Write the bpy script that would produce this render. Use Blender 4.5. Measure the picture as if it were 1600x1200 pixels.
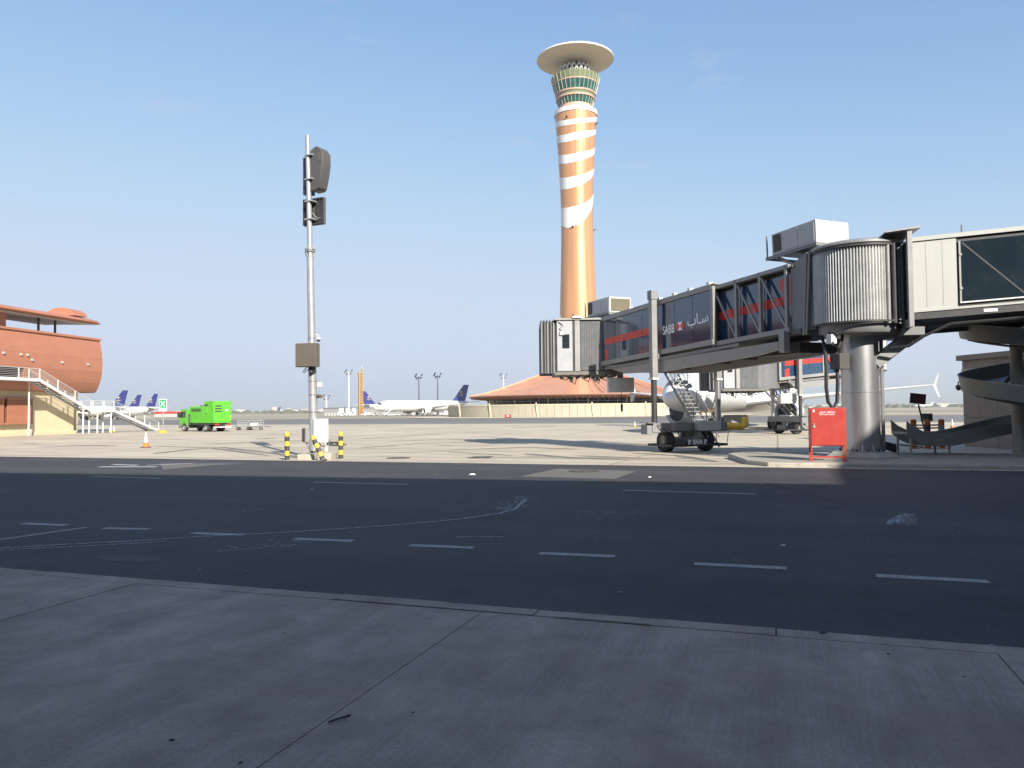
import bpy, bmesh, math, random
from mathutils import Vector, Matrix
random.seed(11)
R = math.radians
for o in list(bpy.data.objects):
    bpy.data.objects.remove(o)
SC = bpy.context.scene
COL = SC.collection

# ------------------------------------------------------------------ camera
EYE = Vector((0, 0, 2.1))
FPX = 1200.0                     # focal length in pixels of a 1600 px wide frame
ROT = Matrix.Rotation(R(90 + 1.957), 3, 'X') @ Matrix.Rotation(R(-0.56), 3, 'Z')
cd = bpy.data.cameras.new('camera')
cam = bpy.data.objects.new('camera', cd)
COL.objects.link(cam)
cam.matrix_world = Matrix.Translation(EYE) @ ROT.to_4x4()
cd.sensor_width = 36
cd.lens = 27
cd.clip_end = 30000
SC.camera = cam

# ------------------------------------------------------------------ light
SUN_EL = 30.0
SUN_AZ = Vector((0.41, -0.91, 0)).normalized()          # horizontal direction towards the sun
W = bpy.data.worlds.new('World')
SC.world = W
W.use_nodes = True
wn = W.node_tree.nodes
wl = W.node_tree.links
bg = wn['Background']
sky = wn.new('ShaderNodeTexSky')
sky.sky_type = 'NISHITA'
sky.sun_disc = False
sky.sun_elevation = R(SUN_EL)
sky.sun_rotation = math.atan2(SUN_AZ.x, SUN_AZ.y)
sky.altitude = 0
sky.air_density = 1.0
sky.dust_density = 1.0
sky.ozone_density = 1.5
# dusty desert air flattens the bright horizon: soft shoulder on the whole sky, same in every direction
SKY_K, EXPOSURE = 0.14, 0.85
def vmath(op, a, b):
    n = wn.new('ShaderNodeVectorMath'); n.operation = op
    for i, v in enumerate((a, b)):
        if isinstance(v, (tuple, float)): n.inputs[i].default_value = v if isinstance(v, tuple) else (v, v, v)
        else: wl.new(v, n.inputs[i])
    return n.outputs[0]
KK = SKY_K * 2 ** EXPOSURE
# a few faint wisps of high cloud
tcw = wn.new('ShaderNodeTexCoord')
mpw = wn.new('ShaderNodeMapping'); mpw.inputs['Scale'].default_value = (1.0, 1.0, 3.2)
wl.new(tcw.outputs['Generated'], mpw.inputs[0])
nzw = wn.new('ShaderNodeTexNoise'); nzw.inputs['Scale'].default_value = 7.0; nzw.inputs['Detail'].default_value = 8; nzw.inputs['Roughness'].default_value = 0.62
wl.new(mpw.outputs[0], nzw.inputs[0])
rmw = wn.new('ShaderNodeMapRange'); rmw.inputs[1].default_value = 0.60; rmw.inputs[2].default_value = 0.82; rmw.inputs[3].default_value = 0.0; rmw.inputs[4].default_value = 0.35
wl.new(nzw.outputs[0], rmw.inputs[0])
mxw = wn.new('ShaderNodeMix'); mxw.data_type = 'RGBA'
wl.new(rmw.outputs[0], mxw.inputs[0])
sx_ = vmath('MULTIPLY', sky.outputs[0], (KK * .86, KK * .905, KK * 1.01))
wl.new(sx_, mxw.inputs[6]); mxw.inputs[7].default_value = (0.80, 0.84, 0.88, 1)
sx_ = mxw.outputs[2]
q_ = vmath('DIVIDE', sx_, (0.685, 0.765, 0.94))
q_ = vmath('MULTIPLY', q_, q_); q_ = vmath('MULTIPLY', q_, q_)
q_ = vmath('ADD', q_, 1.0)
q_ = vmath('POWER', q_, 0.25)
wl.new(vmath('DIVIDE', vmath('DIVIDE', sx_, q_), KK), bg.inputs[0])
bg.inputs[1].default_value = SKY_K
sl = bpy.data.lights.new('sun', 'SUN')
sl.energy = 4.8
sl.angle = R(0.53)
sl.color = (1.0, 0.95, 0.86)
so = bpy.data.objects.new('sun', sl)
COL.objects.link(so)
sdir = Vector((SUN_AZ.x * math.cos(R(SUN_EL)), SUN_AZ.y * math.cos(R(SUN_EL)), math.sin(R(SUN_EL))))
so.rotation_euler = sdir.to_track_quat('Z', 'Y').to_euler()
so.location = (20, -40, 60)
vs = SC.view_settings
vs.view_transform = 'Standard'
vs.look = 'None'
vs.exposure = EXPOSURE
vs.gamma = 1
vs.use_curve_mapping = False
SC.cycles.max_bounces = 6
SC.cycles.transparent_max_bounces = 12

# ------------------------------------------------------------------ helpers
def ray(px, py):
    return ROT @ Vector(((px - 800) / FPX, (600 - py) / FPX, -1))
def at(px, py, Y):                # point of the place at depth Y seen at a pixel of the photograph
    d = ray(px, py)
    return EYE + d * (Y / d.y)
VR = Vector((0.3256, 0.9455))     # across the road
UR = Vector((0.9455, -0.3256))    # along the road
S_FAR = 28.6                      # far edge of the road, measured along VR
S_NEAR = 7.55
def gz(x, y):                     # the apron drains gently away from the road
    s = x * VR.x + y * VR.y
    return -0.012 * min(max(s - S_FAR, 0), 13.4)
GZ = -0.1608
def gnd(px, py, z=None):
    d = ray(px, py)
    zz = 0.0 if z is None else z
    for _ in range(6):
        p = EYE + d * ((zz - EYE.z) / d.z)
        if z is None: zz = gz(p.x, p.y)
    return p
def us(u, s, z=0):
    return Vector((UR.x * u + VR.x * s, UR.y * u + VR.y * s, z))

def link(o, parent=None):
    COL.objects.link(o)
    if parent is not None: o.parent = parent
    return o
def tag(o, label=None, cat=None, group=None, kind=None):
    if label: o['label'] = label
    if cat: o['category'] = cat
    if group: o['group'] = group
    if kind: o['kind'] = kind
    return o
def thing(name, label, cat, loc=(0, 0, 0), rz=0.0, group=None):
    o = bpy.data.objects.new(name, None)
    o.empty_display_size = 0.2
    o.location = loc
    o.rotation_euler = (0, 0, rz)
    link(o)
    return tag(o, label, cat, group)
def copy_tree(o, parent=None):
    c = o.copy()
    link(c, parent)
    for ch in list(o.children): copy_tree(ch, c)
    return c

class MB:
    def __init__(s, M=None):
        s.v = []; s.f = []; s.M = M; s.marks = []
    def add(s, vs, fs):
        b = len(s.v); s.marks.append((b, len(s.f)))
        if s.M is not None: vs = [s.M @ Vector(v) for v in vs]
        s.v += [tuple(v) for v in vs]
        s.f += [tuple(i + b for i in f) for f in fs]
        return s
    def box(s, x0, x1, y0, y1, z0, z1):
        return s.add([(x0,y0,z0),(x1,y0,z0),(x1,y1,z0),(x0,y1,z0),(x0,y0,z1),(x1,y0,z1),(x1,y1,z1),(x0,y1,z1)],
                     [(0,3,2,1),(4,5,6,7),(0,1,5,4),(1,2,6,5),(2,3,7,6),(3,0,4,7)])
    def beam(s, p, q, w, h, up=(0, 0, 1)):
        p = Vector(p); q = Vector(q); d = (q - p).normalized(); up = Vector(up)
        x = d.cross(up)
        if x.length < 1e-4: x = d.cross(Vector((1, 0, 0)))
        x.normalize(); z = x.cross(d)
        x = x * w / 2; z = z * h / 2
        return s.add([p-x-z, p+x-z, p+x+z, p-x+z, q-x-z, q+x-z, q+x+z, q-x+z],
                     [(0,1,2,3),(7,6,5,4),(0,4,5,1),(1,5,6,2),(2,6,7,3),(3,7,4,0)])
    def tube(s, p, q, r, r2=None, n=10):
        return s.path([p, q], r, n, r2)
    def path(s, pts, r, n=6, r2=None, cap=True):
        pts = [Vector(p) for p in pts]; m = len(pts); vs = []; fs = []
        x = None
        for i, p in enumerate(pts):
            d = (pts[min(i+1, m-1)] - pts[max(i-1, 0)]).normalized()
            if x is None:
                x = d.cross(Vector((0, 0, 1)))
                if x.length < 1e-3: x = d.cross(Vector((1, 0, 0)))
            x = (x - d * x.dot(d)).normalized()
            y = d.cross(x)
            rr = r if r2 is None else r + (r2 - r) * i / (m - 1)
            for k in range(n):
                a = 2 * math.pi * k / n
                vs.append(p + x * rr * math.cos(a) + y * rr * math.sin(a))
        for i in range(m - 1):
            for k in range(n):
                a = i*n + k; b = i*n + (k+1) % n
                fs.append((a, b, b + n, a + n))
        if cap:
            fs.append(tuple(range(n))[::-1]); fs.append(tuple((m-1)*n + k for k in range(n)))
        return s.add(vs, fs)
    def lathe(s, prof, n=24, c=(0, 0), a0=0.0, a1=2*math.pi, ex=1.0, cap=False):
        full = abs(a1 - a0 - 2*math.pi) < 1e-6
        m = n if full else n + 1; vs = []; fs = []
        for (r, z) in prof:
            for k in range(m):
                a = a0 + (a1 - a0) * k / n
                vs.append((c[0] + r*math.cos(a)*ex, c[1] + r*math.sin(a), z))
        for i in range(len(prof) - 1):
            for k in range(n):
                a = i*m + k; b = i*m + (k+1) % m
                fs.append((a, b, b + m, a + m))
        if cap:
            fs.append(tuple(range(m))[::-1]); fs.append(tuple((len(prof)-1)*m + k for k in range(m)))
        return s.add(vs, fs)
    def prism(s, poly, y0, y1, f=None):          # poly in (x, z), pushed along y; f maps (x, y, z)
        n = len(poly)
        vs = [(p[0], y0, p[1]) for p in poly] + [(p[0], y1, p[1]) for p in poly]
        if f: vs = [f(*v) for v in vs]
        return s.add(vs, [tuple(range(n)), tuple(range(2*n-1, n-1, -1))] + [(i, i+n, (i+1) % n + n, (i+1) % n) for i in range(n)])
    def loft(s, rings, cap=True, closed=True):
        n = len(rings[0]); vs = [p for r in rings for p in r]; fs = []
        for i in range(len(rings) - 1):
            for k in range(n if closed else n - 1):
                a = i*n + k; b = i*n + (k+1) % n
                fs.append((a, b, b + n, a + n))
        if cap:
            fs.append(tuple(range(n))[::-1]); fs.append(tuple((len(rings)-1)*n + k for k in range(n)))
        return s.add(vs, fs)
    def quad(s, *p):
        return s.add(list(p), [tuple(range(len(p)))])
    def each(s, name, m, parent=None, **k):      # every shape added becomes an object of its own
        out = []
        for v0, v1, f0, f1 in s.pieces():
            q = MB(); q.v = s.v[v0:v1]; q.f = [tuple(i - v0 for i in f) for f in s.f[f0:f1]]
            out.append(q.build(name, m, parent, **k))
        return out
    def pieces(s):
        mk = s.marks + [(len(s.v), len(s.f))]
        return [(a[0], b[0], a[1], b[1]) for a, b in zip(mk, mk[1:])]
    def mesh(s, name, m, smooth=35):
        me = bpy.data.meshes.new(name)
        me.from_pydata(s.v, [], s.f)
        bm = bmesh.new(); bm.from_mesh(me)
        bmesh.ops.recalc_face_normals(bm, faces=bm.faces)
        bm.to_mesh(me); bm.free()
        if m is not None: me.materials.append(m)
        if smooth:
            for p in me.polygons: p.use_smooth = True
            me.set_sharp_from_angle(angle=R(smooth))
        return me
    def build(s, name, m, parent=None, smooth=35, bevel=0.0, seg=2):
        o = bpy.data.objects.new(name, s.mesh(name, m, smooth))
        link(o, parent)
        if bevel:
            b = o.modifiers.new('bevel', 'BEVEL')
            b.width = bevel; b.segments = seg; b.limit_method = 'ANGLE'; b.angle_limit = R(40)
            b.harden_normals = True
        return o
def box(name, m, parent, x0, x1, y0, y1, z0, z1, bevel=0.0):
    return MB().box(x0, x1, y0, y1, z0, z1).build(name, m, parent, bevel=bevel)

# ------------------------------------------------------------------ materials
def nd(t, kind, **kw):
    n = t.nodes.new(kind)
    for k, v in kw.items(): setattr(n, k, v)
    return n
def mat(name, col, rough=0.6, metal=0.0, var=0.10, scale=2.0, bump=0.0, bscale=40.0, dirt=None, dirt_amt=0.0,
        stretch=(1, 1, 1), spec=0.5, coat=0.0):
    m = bpy.data.materials.new(name); m.use_nodes = True
    t = m.node_tree; p = t.nodes['Principled BSDF']; L = t.links.new
    p.inputs['Roughness'].default_value = rough
    p.inputs['Metallic'].default_value = metal
    p.inputs['Specular IOR Level'].default_value = spec
    p.inputs['Coat Weight'].default_value = coat
    tc = nd(t, 'ShaderNodeTexCoord'); mp = nd(t, 'ShaderNodeMapping')
    mp.inputs['Scale'].default_value = stretch
    L(tc.outputs['Object'], mp.inputs[0])
    nz = nd(t, 'ShaderNodeTexNoise'); nz.inputs['Scale'].default_value = scale; nz.inputs['Detail'].default_value = 6
    nz.inputs['Roughness'].default_value = 0.62
    L(mp.outputs[0], nz.inputs[0])
    mr = nd(t, 'ShaderNodeMapRange')
    mr.inputs[1].default_value = 0.28; mr.inputs[2].default_value = 0.72
    mr.inputs[3].default_value = 1 - var; mr.inputs[4].default_value = 1 + var
    L(nz.outputs[0], mr.inputs[0])
    mx = nd(t, 'ShaderNodeMix', data_type='RGBA', blend_type='MULTIPLY')
    mx.inputs[0].default_value = 1
    mx.inputs[6].default_value = (*col, 1)
    L(mr.outputs[0], mx.inputs[7])
    out = mx.outputs[2]
    if dirt is not None:
        n2 = nd(t, 'ShaderNodeTexNoise'); n2.inputs['Scale'].default_value = scale * 2.3; n2.inputs['Detail'].default_value = 8
        n2.inputs['Roughness'].default_value = 0.7
        L(mp.outputs[0], n2.inputs[0])
        r2 = nd(t, 'ShaderNodeMapRange'); r2.inputs[1].default_value = 0.5; r2.inputs[2].default_value = 0.75
        r2.inputs[4].default_value = dirt_amt
        L(n2.outputs[0], r2.inputs[0])
        m2 = nd(t, 'ShaderNodeMix', data_type='RGBA'); m2.inputs[7].default_value = (*dirt, 1)
        L(r2.outputs[0], m2.inputs[0]); L(out, m2.inputs[6]); out = m2.outputs[2]
    L(out, p.inputs['Base Color'])
    rr = nd(t, 'ShaderNodeMapRange'); rr.inputs[3].default_value = max(rough - 0.1, 0.02); rr.inputs[4].default_value = min(rough + 0.1, 1)
    L(nz.outputs[0], rr.inputs[0]); L(rr.outputs[0], p.inputs['Roughness'])
    if bump:
        n3 = nd(t, 'ShaderNodeTexNoise'); n3.inputs['Scale'].default_value = bscale; n3.inputs['Detail'].default_value = 4
        L(mp.outputs[0], n3.inputs[0])
        b = nd(t, 'ShaderNodeBump'); b.inputs['Strength'].default_value = bump; b.inputs['Distance'].default_value = 0.01
        L(n3.outputs[0], b.inputs['Height']); L(b.outputs[0], p.inputs['Normal'])
    return m

DUST = (0.42, 0.36, 0.28)
M = {}
M['alu'] = mat('painted_aluminium', (0.29, 0.285, 0.275), 0.42, 0.2, dirt=DUST, dirt_amt=0.25)
M['alu_dark'] = mat('grey_steel', (0.20, 0.20, 0.20), 0.5, 0.2, dirt=DUST, dirt_amt=0.25)
M['curtain'] = mat('slatted_aluminium', (0.58, 0.58, 0.56), 0.38, 0.4, dirt=DUST, dirt_amt=0.2)
M['unit_white'] = mat('weathered_white_panel', (0.50, 0.49, 0.465), 0.5, var=0.07, dirt=DUST, dirt_amt=0.25)
M['grey'] = mat('grey_paint', (0.215, 0.217, 0.22), 0.5, dirt=DUST, dirt_amt=0.25)
M['cream'] = mat('cream_panel', (0.385, 0.385, 0.355), 0.5, var=0.05, dirt=(0.5, 0.45, 0.35), dirt_amt=0.25, stretch=(1, 1, 0.3))
M['white'] = mat('white_paint', (0.62, 0.615, 0.59), 0.45, var=0.05, dirt=DUST, dirt_amt=0.2)
M['plane_white'] = mat('aircraft_white', (0.60, 0.60, 0.59), 0.3, var=0.04, coat=0.3)
M['dark'] = mat('black_steel', (0.035, 0.035, 0.037), 0.55, dirt=DUST, dirt_amt=0.12)
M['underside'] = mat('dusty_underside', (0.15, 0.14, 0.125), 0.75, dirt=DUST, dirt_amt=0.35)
M['rubber'] = mat('tyre_rubber', (0.022, 0.022, 0.023), 0.85, dirt=DUST, dirt_amt=0.2)
M['cable'] = mat('cable_sheath', (0.02, 0.02, 0.02), 0.6)
M['steel'] = mat('brushed_steel', (0.50, 0.50, 0.50), 0.36, 0.85, var=0.08, stretch=(1, 1, 0.15))
M['galv'] = mat('galvanised_steel', (0.36, 0.365, 0.37), 0.45, 0.35, var=0.1, dirt=DUST, dirt_amt=0.15)
M['glass'] = mat('tinted_glazing', (0.020, 0.052, 0.105), 0.05, 0.0, var=0.15, scale=0.7, spec=0.9, coat=0.45, dirt=(0.16, 0.17, 0.17), dirt_amt=0.07)
M['glass_dark'] = mat('dark_glazing', (0.012, 0.02, 0.028), 0.08, spec=0.8, dirt=(0.10, 0.11, 0.11), dirt_amt=0.10, scale=0.8)
M['win'] = mat('window_glass', (0.02, 0.025, 0.03), 0.08, spec=0.8)
M['red_film'] = mat('red_film', (0.60, 0.045, 0.03), 0.3, coat=0.2, var=0.06)
M['red'] = mat('red_enamel', (0.40, 0.038, 0.028), 0.42, var=0.07, dirt=DUST, dirt_amt=0.12, coat=0.15)
M['lettering'] = mat('white_lettering', (0.88, 0.88, 0.88), 0.5, var=0.02)
M['cab_panel'] = mat('light_grey_door_panel', (0.34, 0.35, 0.36), 0.45, dirt=DUST, dirt_amt=0.15)
M['cab_grey'] = mat('slate_grey_curtain', (0.135, 0.138, 0.145), 0.5, dirt=DUST, dirt_amt=0.2)
M['terra'] = mat('terracotta_cladding', (0.40, 0.165, 0.098), 0.45, 0.0, var=0.09, scale=0.5, dirt=(0.5, 0.3, 0.2), dirt_amt=0.15, stretch=(1, 1, 2.5))
M['terra_roof'] = mat('copper_coloured_roof', (0.58, 0.30, 0.185), 0.42, 0.3, var=0.08, scale=0.15, dirt=(0.55, 0.36, 0.25), dirt_amt=0.25)
M['tower_orange'] = mat('tower_orange_panels', (0.62, 0.315, 0.155), 0.33, 0.4, var=0.16, scale=0.55, stretch=(1, 1, 0.03))
M['tower_white'] = mat('tower_white_panels', (0.72, 0.72, 0.68), 0.40, 0.1, var=0.12, scale=0.55, stretch=(1, 1, 0.05), dirt=(0.45, 0.42, 0.36), dirt_amt=0.35)
M['tower_beige'] = mat('tower_beige', (0.60, 0.53, 0.42), 0.6, var=0.05, scale=0.2)
M['tower_pink'] = mat('tower_pink_ring', (0.52, 0.33, 0.24), 0.5, var=0.05, scale=0.3)
M['olive'] = mat('olive_spandrel_glass', (0.17, 0.20, 0.11), 0.25, var=0.12, scale=0.5)
M['teal'] = mat('teal_window_glass', (0.012, 0.085, 0.075), 0.10, var=0.6, scale=0.5, spec=0.8)
M['cream_wall'] = mat('cream_render', (0.62, 0.52, 0.34), 0.8, var=0.06, scale=0.6, dirt=(0.40, 0.33, 0.22), dirt_amt=0.25)
M['sand_wall'] = mat('sand_coloured_wall', (0.40, 0.36, 0.275), 0.85, var=0.08, scale=0.3, dirt=(0.3, 0.26, 0.2), dirt_amt=0.3)
M['stone'] = mat('sandstone_block', (0.36, 0.27, 0.195), 0.85, var=0.10, scale=1.5, dirt=(0.22, 0.18, 0.14), dirt_amt=0.3, bump=0.2)
M['conc'] = mat('weathered_concrete', (0.40, 0.365, 0.30), 0.9, var=0.14, scale=3, dirt=(0.16, 0.14, 0.11), dirt_amt=0.45, bump=0.35)
M['navy'] = mat('navy_tail', (0.03, 0.035, 0.16), 0.35, coat=0.3, var=0.04)
M['gold'] = mat('gold_emblem', (0.55, 0.47, 0.30), 0.5)
M['blue'] = mat('blue_livery', (0.03, 0.09, 0.33), 0.35)
M['green'] = mat('bright_green_paint', (0.095, 0.43, 0.028), 0.42, var=0.14, scale=1.2, dirt=(0.22, 0.33, 0.12), dirt_amt=0.45, coat=0.15)
M['sign_green'] = mat('sign_green', (0.02, 0.30, 0.12), 0.5)
M['yellow'] = mat('safety_yellow', (0.72, 0.47, 0.05), 0.5, var=0.1, scale=8, dirt=(0.2, 0.17, 0.12), dirt_amt=0.45)
M['black'] = mat('black_paint', (0.045, 0.045, 0.045), 0.6, var=0.2, scale=8, dirt=DUST, dirt_amt=0.25)
M['orange'] = mat('orange_plastic', (0.62, 0.17, 0.025), 0.55, dirt=(0.3, 0.22, 0.15), dirt_amt=0.35, scale=8)
M['crane_yellow'] = mat('crane_yellow', (0.50, 0.28, 0.06), 0.5)
M['brown_box'] = mat('brown_grey_cabinet', (0.125, 0.105, 0.08), 0.5, var=0.06)
M['charcoal'] = mat('charcoal_plastic', (0.085, 0.08, 0.075), 0.5, var=0.06)
M['chute'] = mat('dull_galvanised_sheet', (0.30, 0.30, 0.27), 0.5, 0.35, var=0.15, scale=2, dirt=(0.25, 0.21, 0.16), dirt_amt=0.4)
M['chute_post'] = mat('sand_painted_post', (0.46, 0.40, 0.32), 0.6, var=0.08, dirt=(0.25, 0.2, 0.15), dirt_amt=0.3)
# ------------------------------------------------------------------ ground materials
def ramp(t, src, stops):
    r = nd(t, 'ShaderNodeValToRGB'); e = r.color_ramp.elements
    while len(e) < len(stops): e.new(0.5)
    for i, (p, c) in enumerate(stops):
        e[i].position = p; e[i].color = (*c, 1) if len(c) == 3 else c
    t.links.new(src, r.inputs[0])
    return r.outputs[0]
def g3(v): return (v, v, v)
def noise(t, vec, scale, detail=5, rough=0.6, stretch=None, rot=None, dist=0.0):
    if stretch or rot:
        mp = nd(t, 'ShaderNodeMapping')
        if rot: mp.inputs['Rotation'].default_value = (0, 0, rot)
        if stretch:
            m2 = nd(t, 'ShaderNodeMapping'); m2.inputs['Scale'].default_value = stretch
            t.links.new(vec, mp.inputs[0]); t.links.new(mp.outputs[0], m2.inputs[0]); vec = m2.outputs[0]
        else:
            t.links.new(vec, mp.inputs[0]); vec = mp.outputs[0]
    n = nd(t, 'ShaderNodeTexNoise')
    n.inputs['Scale'].default_value = scale; n.inputs['Detail'].default_value = detail; n.inputs['Roughness'].default_value = rough
    n.inputs['Distortion'].default_value = dist
    t.links.new(vec, n.inputs[0])
    return n.outputs[0]
def mul(t, a, b, fac=1.0, mode='MULTIPLY'):
    m = nd(t, 'ShaderNodeMix', data_type='RGBA', blend_type=mode); m.inputs[0].default_value = fac
    t.links.new(a, m.inputs[6])
    if isinstance(b, tuple): m.inputs[7].default_value = (*b, 1)
    else: t.links.new(b, m.inputs[7])
    return m.outputs[2]
def mixf(t, f, a, b):
    m = nd(t, 'ShaderNodeMix', data_type='RGBA')
    t.links.new(f, m.inputs[0])
    for v, i in ((a, 6), (b, 7)):
        if isinstance(v, tuple): m.inputs[i].default_value = (*v, 1)
        else: t.links.new(v, m.inputs[i])
    return m.outputs[2]
def gmat(name, rough=0.85):
    m = bpy.data.materials.new(name); m.use_nodes = True
    t = m.node_tree; p = t.nodes['Principled BSDF']; p.inputs['Roughness'].default_value = rough
    tc = nd(t, 'ShaderNodeTexCoord')
    return m, t, p, tc.outputs['Object']
def bump(t, p, src, strength, dist=0.01):
    b = nd(t, 'ShaderNodeBump'); b.inputs['Strength'].default_value = strength; b.inputs['Distance'].default_value = dist
    t.links.new(src, b.inputs['Height']); t.links.new(b.outputs[0], p.inputs['Normal'])
AR = math.atan2(UR.y, UR.x)

# asphalt: aggregate, patches, long wheel-worn streaks, pale dust
m, t, p, v = gmat('asphalt', 0.8)
c = ramp(t, noise(t, v, 0.22, 6, 0.65), [(0.3, (0.0295, 0.0270, 0.0295)), (0.7, (0.052, 0.0475, 0.050))])
c = mul(t, c, ramp(t, noise(t, v, 0.5, 5, 0.6, (0.06, 1.2, 1), -AR), [(0.3, g3(0.78)), (0.72, g3(1.25))]))
c = mul(t, c, ramp(t, noise(t, v, 90, 3, 0.8), [(0.25, g3(0.62)), (0.75, g3(1.4))]))
c = mul(t, c, ramp(t, noise(t, v, 22, 6, 0.85), [(0.3, g3(0.66)), (0.7, g3(1.34))]))
c = mul(t, c, ramp(t, noise(t, v, 1.3, 6, 0.7), [(0.3, g3(0.8)), (0.7, g3(1.2))]))
f = ramp(t, noise(t, v, 3.1, 9, 0.75), [(0.56, g3(0)), (0.80, g3(0.26))])
c = mixf(t, f, c, (0.22, 0.20, 0.17))
f = ramp(t, noise(t, v, 260, 2, 0.5), [(0.70, g3(0)), (0.78, g3(0.5))])
c = mixf(t, f, c, (0.16, 0.15, 0.14))
f = ramp(t, noise(t, v, 2.6, 3, 0.5), [(0.66, g3(0)), (0.74, g3(0.55))])
c = mixf(t, f, c, (0.016, 0.016, 0.017))
f = ramp(t, noise(t, v, 1.2, 3, 0.4, (0.03, 2.2, 1), -AR), [(0.62, g3(0)), (0.70, g3(0.35))])
c = mixf(t, f, c, (0.020, 0.020, 0.021))
t.links.new(c, p.inputs['Base Color'])
bump(t, p, noise(t, v, 120, 3, 0.8), 0.5, 0.006)
M['asphalt'] = m
# brushed pavement concrete
m, t, p, v = gmat('brushed_concrete', 0.85)
c = ramp(t, noise(t, v, 0.35, 6, 0.6), [(0.28, (0.255, 0.203, 0.155)), (0.72, (0.415, 0.335, 0.260))])
c = mul(t, c, ramp(t, noise(t, v, 1.0, 5, 0.65, (1.6, 0.10, 1), -AR), [(0.3, g3(0.80)), (0.7, g3(1.20))]))
f1 = noise(t, v, 9.0, 4, 0.7, (4.0, 0.10, 1), -AR, 0.3)
gate = ramp(t, noise(t, v, 0.8, 3, 0.5), [(0.40, g3(0)), (0.62, g3(1))])
st = ramp(t, f1, [(0.46, g3(0)), (0.68, g3(0.42))])
c = mixf(t, mul(t, st, gate), c, (0.42, 0.40, 0.37))
c = mul(t, c, ramp(t, noise(t, v, 34, 6, 0.85), [(0.3, g3(0.72)), (0.7, g3(1.26))]))
c = mul(t, c, ramp(t, noise(t, v, 1.7, 6, 0.7, None, None, 0.6), [(0.3, g3(0.78)), (0.7, g3(1.16))]))
f = ramp(t, noise(t, v, 1.1, 8, 0.7), [(0.55, g3(0)), (0.78, g3(0.55))])
c = mixf(t, f, c, (0.13, 0.115, 0.10))
f = ramp(t, noise(t, v, 0.6, 4, 0.5), [(0.60, g3(0)), (0.85, g3(0.35))])
c = mixf(t, f, c, (0.15, 0.125, 0.085))
t.links.new(c, p.inputs['Base Color'])
bump(t, p, f1, 0.35, 0.008)
M['pavement'] = m
# apron concrete: slab joints, oil, tyre marks
m, t, p, v = gmat('apron_concrete', 0.85)
c = ramp(t, noise(t, v, 0.10, 6, 0.6), [(0.3, (0.44, 0.372, 0.275)), (0.7, (0.56, 0.482, 0.362))])
c = mul(t, c, ramp(t, noise(t, v, 0.6, 6, 0.65, (0.07, 1, 1), -AR), [(0.3, g3(0.84)), (0.68, g3(1.10))]))
mp = nd(t, 'ShaderNodeMapping'); mp.inputs['Rotation'].default_value = (0, 0, -AR)
t.links.new(v, mp.inputs[0])
br = nd(t, 'ShaderNodeTexBrick'); br.offset = 0.0
br.inputs['Scale'].default_value = 1.0; br.inputs['Brick Width'].default_value = 6.0; br.inputs['Row Height'].default_value = 6.0
br.inputs['Mortar Size'].default_value = 0.06; br.inputs['Mortar Smooth'].default_value = 0.3
br.inputs['Color1'].default_value = (1, 1, 1, 1); br.inputs['Color2'].default_value = (0.93, 0.93, 0.94, 1); br.inputs['Mortar'].default_value = (0.55, 0.53, 0.5, 1)
t.links.new(mp.outputs[0], br.inputs[0])
c = mul(t, c, br.outputs[0])
f = ramp(t, noise(t, v, 0.32, 8, 0.62, (0.22, 1.0, 1), -AR + 0.3, 1.2), [(0.56, g3(0)), (0.64, g3(0.55))])
c = mixf(t, f, c, (0.15, 0.135, 0.115))
f = ramp(t, noise(t, v, 0.9, 7, 0.6, (0.10, 1.6, 1), -AR - 0.25, 0.8), [(0.575, g3(0)), (0.66, g3(0.6))])
c = mixf(t, f, c, (0.12, 0.11, 0.10))
c = mul(t, c, ramp(t, noise(t, v, 9, 5, 0.7), [(0.3, g3(0.9)), (0.7, g3(1.08))]))
t.links.new(c, p.inputs['Base Color'])
bump(t, p, noise(t, v, 30, 4, 0.7), 0.25)
M['apron'] = m
# taxiway asphalt, weathered
m, t, p, v = gmat('taxiway_asphalt', 0.9)
c = ramp(t, noise(t, v, 0.05, 6, 0.6, (0.15, 1, 1), -AR), [(0.3, (0.125, 0.12, 0.11)), (0.7, (0.185, 0.175, 0.16))])
t.links.new(c, p.inputs['Base Color']); M['taxiway'] = m
# sandy desert ground
m, t, p, v = gmat('sandy_ground', 0.95)
c = ramp(t, noise(t, v, 0.02, 8, 0.65, (0.4, 1, 1)), [(0.3, (0.30, 0.255, 0.19)), (0.7, (0.44, 0.38, 0.27))])
c = mul(t, c, ramp(t, noise(t, v, 0.004, 3, 0.5), [(0.35, g3(0.7)), (0.65, g3(1.05))]))
t.links.new(c, p.inputs['Base Color']); M['sand'] = m
# road paint, worn
m, t, p, v = gmat('worn_road_paint', 0.75)
c = ramp(t, noise(t, v, 22, 8, 0.75), [(0.36, (0.10, 0.10, 0.10)), (0.50, (0.36, 0.35, 0.325)), (0.8, (0.43, 0.415, 0.385))])
c = mul(t, c, ramp(t, noise(t, v, 5, 4, 0.6), [(0.3, g3(0.75)), (0.7, g3(1.1))]))
t.links.new(c, p.inputs['Base Color']); M['paint'] = m
M['tyre_mark'] = mat('tyre_mark', (0.15, 0.135, 0.11), 0.85, var=0.5, scale=1.5, dirt=(0.34, 0.3, 0.23), dirt_amt=0.8)
M['patch'] = mat('concrete_patch', (0.125, 0.115, 0.098), 0.9, var=0.15, scale=2, dirt=(0.08, 0.075, 0.065), dirt_amt=0.5, bump=0.3)
M['iron'] = mat('cast_iron', (0.06, 0.055, 0.05), 0.7, 0.3, dirt=DUST, dirt_amt=0.35, scale=6)
M['island'] = mat('island_paving', (0.33, 0.295, 0.24), 0.9, var=0.15, scale=0.8, dirt=(0.15, 0.13, 0.11), dirt_amt=0.5, bump=0.3)
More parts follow.
